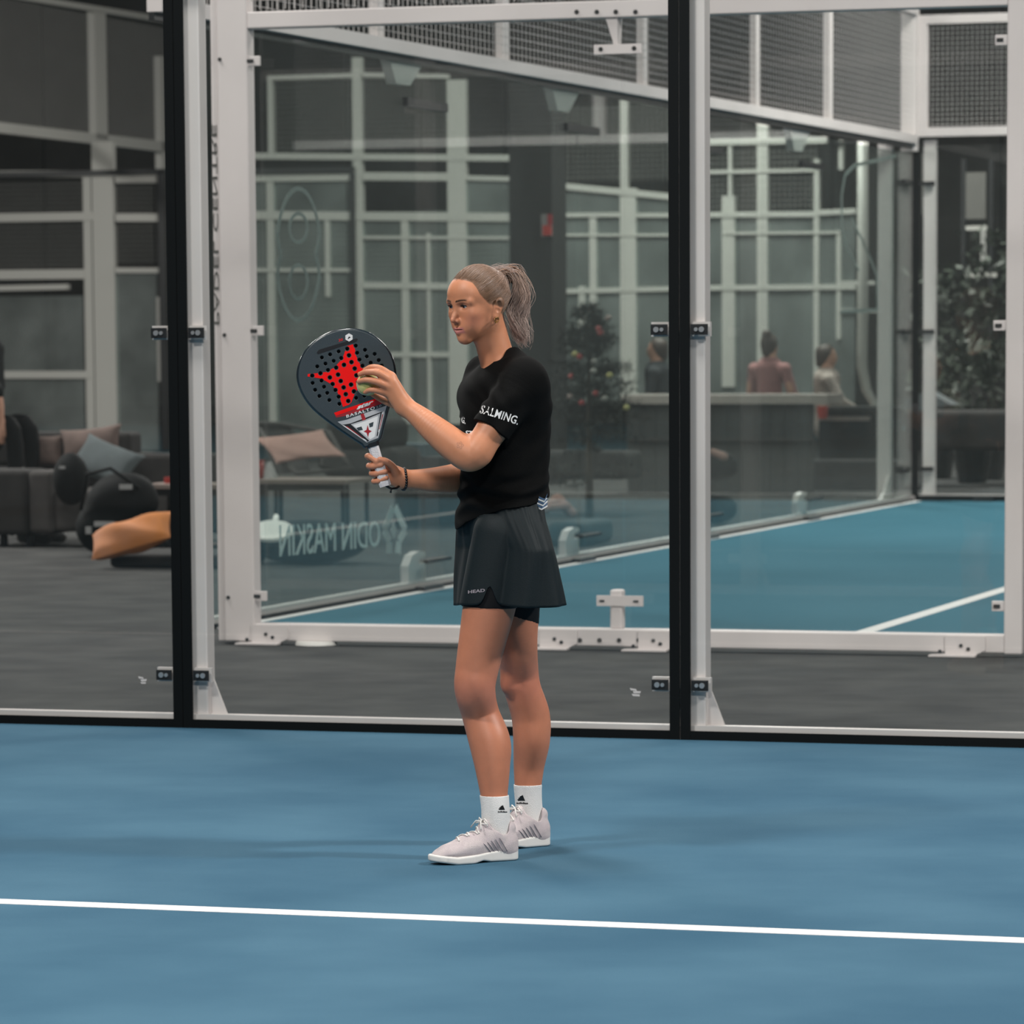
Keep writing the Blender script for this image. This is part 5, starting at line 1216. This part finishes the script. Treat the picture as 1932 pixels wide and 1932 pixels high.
# white racket lying on a black bag, ball can behind
bb = at(560, 1020, 11.2); bag([((bb[0], 11.4, .14), (.42, .28, .15))], 'long black racket bag lying on the carpet under the white racket', 'racket_bag')
wr_ = empty('padel_racket', T(*at(513, 1008, 11.0)), 'white round padel racket resting tilted on the black bag', 'racket')
c0 = P3(513, 1006, 11.0); e1_ = nz(P3(548, 998, 11.1)-P3(478, 1016, 10.9)); e2_ = nz(AZ*.40+AY*.9-e1_*((AZ*.40+AY*.9)@e1_)); nn = nz(np.cross(e1_, e2_))
mb = MB(); mb.poly([c0+e1_*.145*math.cos(a)+e2_*.135*math.sin(a) for a in np.linspace(0, 2*math.pi, 33)[:-1]], nn, .03); wh = mat('white_gloss', (.80, .78, .74), .5); o = mb.build('racket_head', wh, wr_); bevel(o, .008, 2)
MB().tube([P3(519, 990, 11.1), P3(521, 975, 11.3)], [.020, .020], 10).build('grip', wh, wr_, smooth=True)
cf = fl(608, 1214); o = MB().tube([T(cf[0], cf[1]-.08, .0), T(cf[0], cf[1]-.08, .018)], [.105, .10], 28).build('floor_disc', wh, None, smooth=False); tag(o, 'flat white disc lying on the carpet before the second court frame', 'disc')
tw_ = empty('towel', T(*at(1055, 960, 14.)), 'crumpled pale towel right of the player waist', 'towel')
sdfobj('cloth', [RC(P3(1028, 962, 14), P3(1052, 945, 14.1), .03, .045, .03), RC(P3(1052, 945, 14.1), P3(1080, 968, 14), .045, .035, .03), RC(P3(1040, 958, 13.9), P3(1070, 955, 14), .03, .03, .02)], .012, M['cpink'], tw_)
o = MB().box(at(1030, 980, 13.8)[0], at(1100, 980, 13.8)[0], 13.8, 14.6, 0, at(1050, 985, 13.9)[2]).build('bench_bag', mat('teal_bag', (.02, .035, .04), .8), None); bevel(o, .05, 3); tag(o, 'dark teal bag under the pale towel', 'bag')
# bar counters
cn = empty('counter', T(at(1250, 900, 24)[0], 24.4, 0), 'bar counter with pale top and dark ribbed front right of the player', 'counter')
boxv('countertop', 1172, 1560, 745, 762, 24, .7, mat('counter_top', (.42, .37, .34), .5), cn)
for i in range(13): boxv('front_panel', 1184+i*27, 1184+i*27+25.5, 762, 935, 24.08, .05, mat('counter_front', (.045, .045, .043), .8) if i == 0 else bpy.data.materials['counter_front'], cn)
boxv('rail', 1184, 1535, 826, 832, 24.02, .05, M['sofa_l'], cn)
cn2 = empty('counter', T(at(1620, 850, 25.5)[0], 25.8, 0), 'low black counter carrying a red cup left of the glass corner', 'counter')
boxv('countertop', 1545, 1700, 768, 774, 25.5, .8, M['blackm'], cn2); boxv('front_panel', 1545, 1700, 774, 900, 25.55, .05, M['bag'], cn2); boxv('shelf_edge', 1545, 1640, 786, 794, 25.48, .06, M['wood'], cn2)
u, v, z = at(1552, 778, 25.4); tag(MB().tube([T(u, 25.4, z-.06), T(u, 25.4, z+.06)], [.045, .055], 12).build('red_cup', mat('bright_red_cup', (.5, .04, .02), .5), None), 'bright red cup at the left end of the black counter', 'cup')
# fir tree with baubles
def tree():
    base = at(1112, 905, 17.2); g = empty('fir_tree', T(base[0], 17.2, 0), 'small decorated fir tree with baubles just right of the player', 'tree')
    H_ = at(1112, 580, 17.2)[2]; MB().tube([T(base[0], 17.2, 0), T(base[0], 17.2, H_)], [.035, .008], 6).build('trunk', mat('bark', (.04, .03, .02), .9), g)
    V = []; Fc = []; r = np.random.RandomState(4)
    for i in range(170):
        t = r.rand()**.8; z = .35+(H_-.35)*t; R_ = .62*(1-t)**.8+.08; a = r.rand()*6.28; L_ = R_*(.6+.5*r.rand()); d = np.array([math.cos(a), math.sin(a), -.12+.35*t]); b0 = T(base[0], 17.2, z)
        for k in range(46):
            s = .15+.85*k/46; p = b0+d*L_*s; q = nz(d*.8+r.randn(3)*.75)*(.06+.03*r.rand()); w = nz(np.cross(q, [0.1, 0.2, 1]))*.006; n = len(V); V += [p-w, p+w, p+q]; Fc.append((n, n+1, n+2))
    meshobj('needles', V, Fc, mat('fir_green', (.014, .020, .014), .8, var=.3, scale=3), g, kind='stuff')
    cols = [(.45, .40, .16), (.38, .04, .04), (.30, .28, .26), (.34, .05, .05), (.3, .22, .2)]
    for i, (x, y) in enumerate([(1085, 668), (1094, 673), (1121, 682), (1133, 628), (1148, 600), (1150, 708), (1078, 710), (1141, 752), (1124, 742), (1076, 748), (1182, 769), (1098, 760), (1120, 700), (1130, 620)]):
        V, Fc = uvs(P3(x, y, 16.9), .026, 10, 8); meshobj('bauble', V, Fc, M.setdefault('baub%d' % (i % 5), mat('bauble_colour', cols[i % 5], .35)), g, smooth=True)
tree()
o = boxv('dark_ottoman', 1000, 1180, 852, 905, 19.0, .6, M['sofa'], None); bevel(o, .06, 4); tag(o, 'low dark bench behind the fir tree', 'bench')
# things on the far court side: dark bag with pale lid, white stool top
a = at(1348, 872, 17.5); bag([((a[0], 17.6, a[2]-.03), (.17, .15, .12)), ((a[0], 17.6, .12), (.16, .14, .12))], 'rounded black bag with a pale flap beside the white post')
sdfobj('pale_cloth', [RC(P3(1345, 853, 17.4), P3(1366, 862, 17.4), .03, .035)], .012, M['cpink'], None); tag(bpy.data.objects['pale_cloth'], 'pale cloth draped on the rounded black bag', 'cloth')
o = boxv('bench', 1372, 1690, 868, 925, 24.9, .4, M['sofa'], None); bevel(o, .03, 2); tag(o, 'long low dark bench behind the side glass right of the black post', 'bench')
ut = empty('round_table', T(at(1735, 780, 25)[0], 25.2, 0), 'grey pyramid topped table beyond the end wall', 'table')
MB().poly([P3(1706, 780, 25), P3(1706, 752, 25), P3(1748, 738, 25), P3(1795, 764, 25)], AY, .4).build('tabletop', mat('grey_cloth', (.10, .115, .12), .8), ut); MB().tube([P3(1745, 770, 25.2), T(at(1745, 770, 25.2)[0], 25.2, 0)], .04, 8).build('leg', M['blackm'], ut)
# potted plants at far right
def plant(x, y0, y1, v, wpx, seed, label):
    u = at(x, y1, v)[0]; g = empty('potted_plant', T(u, v, 0), label, 'plant', 'plants beyond the end wall'); zt_, zb = at(x, y0, v)[2], max(at(x, y1, v)[2], .3); r = np.random.RandomState(seed)
    MB().tube([T(u, v, 0), T(u, v, zb*.6), T(u, v, zb)], [.14, .2, .22], 12).build('pot', M['sofa'], g); V = []; Fc = []; wm = wpx/200
    for i in range(240):
        a = r.rand()*6.28; rr = wm*math.sqrt(r.rand()); p = T(u, v, zb)+np.array([math.cos(a)*rr, math.sin(a)*rr*.6, (zt_-zb)*r.rand()]); q = nz(r.randn(3)+[0, 0, .3])*.16; w = nz(np.cross(q, r.randn(3)))*.035; n = len(V); V += [p, p+q*.5-w, p+q, p+q*.5+w]; Fc.append((n, n+1, n+2, n+3))
    meshobj('leaves', V, Fc, mat('plant_leaf', (.03, .04, .028), .6, var=.5, scale=8), g, kind='stuff')
plant(1770, 510, 760, 28.3, 60, 1, 'dark leafy plant nearest the glass corner'); plant(1868, 440, 720, 28.0, 60, 2, 'dark leafy plant beside the right white post'); plant(1835, 640, 820, 27.0, 70, 3, 'low leafy plant in front of the two taller ones')
o = boxv('sofa', 1706, 1930, 775, 850, 25.8, .7, M['sofa'], None); bevel(o, .06, 3); tag(o, 'low dark lounge seat beyond the end wall', 'sofa')
# ---------------------------------------------------------------- other people
def person2(label, x, ytop, v, shirt, hair, facing, pose, group=None):
    """x: px of the torso axis, ytop: top of the head; seated or standing figure, facing angle in the room frame"""
    zt_ = at(x, ytop, v)[2]; u = at(x, ytop, v)[0]; g = empty('person', T(u, v, 0), label, 'person', group)
    f = AX*math.cos(facing)+AY*math.sin(facing); l = np.cross(AZ, f); b = T(u, v, 0)
    q = lambda a, s, z: b+f*a+l*s+AZ*z
    zh = zt_-.11; zs = zt_-.32; zp = zt_-.80-pose.get('drop', 0)
    sk = [EL(q(.01, 0, zh), (.085, .075, .11), .02, np.array([f, l, AZ])), RC(q(0, 0, zs+.03), q(.01, 0, zh-.05), .055, .05, .03), EL(q(.075, 0, zh-.03), (.03, .03, .05), .03, np.array([f, l, AZ])), EL(q(.105, 0, zh-.015), (.012, .01, .018), .01, np.array([f, l, AZ]))]
    sk += [RC(q(0, .0, zs), q(0, 0, zp), .11, .12, .05)]
    arms = pose['arms']; 
    for s, (e, h) in zip((1, -1), arms):
        S = q(0, .18*s, zs-.02); E_ = q(e[0], e[1]*s, zs+e[2]); Hn = q(h[0], h[1]*s, zs+h[2]); sk += [CHW([S, E_, Hn], [.045, .042, .03], .02)]
        d = nz(Hn-E_); 
        for k in range(4): sk += [RC(Hn+d*.03+l*(k-1.5)*.018, Hn+d*.10+l*(k-1.5)*.020-AZ*.01, .011, .008, .008)]
        sk += [RC(Hn, Hn+d*.05+AZ*.03, .016, .010, .01), RC(Hn, Hn+d*.04, .03, .03, .015)]
    legs = []
    for s in (1, -1):
        if pose['sit']: L_ = [q(0, .1*s, zp), q(pose.get('th', .42), .13*s, zp+.02), q(pose.get('th', .42)-.02, .13*s, .10)]
        else: L_ = [q(0, .1*s, zp), q(.03, .11*s, zp*.52), q(0, .12*s, .08)]
        legs.append(CHW(L_, [.09, .065, .045], .03)); sk.append(CHW(L_, [.08, .055, .04], .03)); 
    sdfobj('body', sk, .012, M['skin2'], g)
    sh = [CHW([q(0, 0, zs-.02), q(0, 0, (zs+zp)/2), q(0, 0, zp-.04)], [.135, .13, .14], .04), RC(q(0, .17, zs-.03), q(0, -.17, zs-.03), .062, .062, .04)]
    for s, (e, h) in zip((1, -1), arms):
        S = q(0, .18*s, zs-.02); E_ = q(e[0], e[1]*s, zs+e[2]); Hn = q(h[0], h[1]*s, zs+h[2]); sh.append(RC(S, E_, .058, .055, .03));
        if pose.get('long'): sh.append(RC(E_, E_+(Hn-E_)*pose['long'], .053, .042, .02))
    sdfobj('top', sh, .014, shirt, g); sdfobj('trousers', legs, .014, M['bag'], g)
    for s in (1, -1):
        t = .40 if pose['sit'] else 0; sdfobj('shoe', [RC(q(t-.04, .12*s, .05), q(t+.16, .12*s, .04), .045, .04, .02)], .012, M['gloss'], g)
    hr_ = [CUT(EL(q(-.005, 0, zh+.015), (.100, .088, .112), .02, np.array([f, l, AZ])), q(.03, 0, zh+.03), nz(f*.8-AZ*.45)), RC(q(-.06, 0, zh+.05), q(-.075, 0, zh-.07), .055, .04, .03)]
    if pose.get('bun'): hr_ += [EL(q(-.06, 0, zh+.12), (.05, .05, .045), .02)]
    sdfobj('hair', hr_, .011, hair, g); return g
hb = mat('brown_hair', (.05, .032, .024), .6)
sitarm = [((.05, .24, -.28), (.28, .16, -.30))]*2
person2('seated person in a pink top with hair tied up beyond the counter', 1452, 632, 26.4, mat('pink_top', (.34, .16, .155), .85), hb, math.radians(75), dict(arms=sitarm, sit=True, bun=True))
person2('seated person in a pale cream top with short dark hair, beyond the counter', 1560, 652, 26.8, mat('cream_top', (.44, .37, .33), .85), hb, math.radians(20), dict(arms=[((.12, .22, -.25), (.30, .10, -.34))]*2, sit=True, long=.8))
person2('standing person in dark clothes behind the counter left of the black post', 1240, 640, 27.0, mat('navy_top', (.018, .022, .026), .85), hb, math.radians(180), dict(arms=[((.02, .24, -.28), (.1, .22, -.5))]*2, sit=False, long=.9))
# person at the left edge, cut by the frame
person2('person in black sleeves sitting on the sofa, cut by the left edge', -32, 570, 13.62, M['bag'], hb, math.radians(-4), dict(drop=.17, th=.30, arms=[((.02, .16, -.30), (.05, .05, -.50)), ((.22, .23, -.34), (.235, .20, -.62))], sit=True, long=.50))
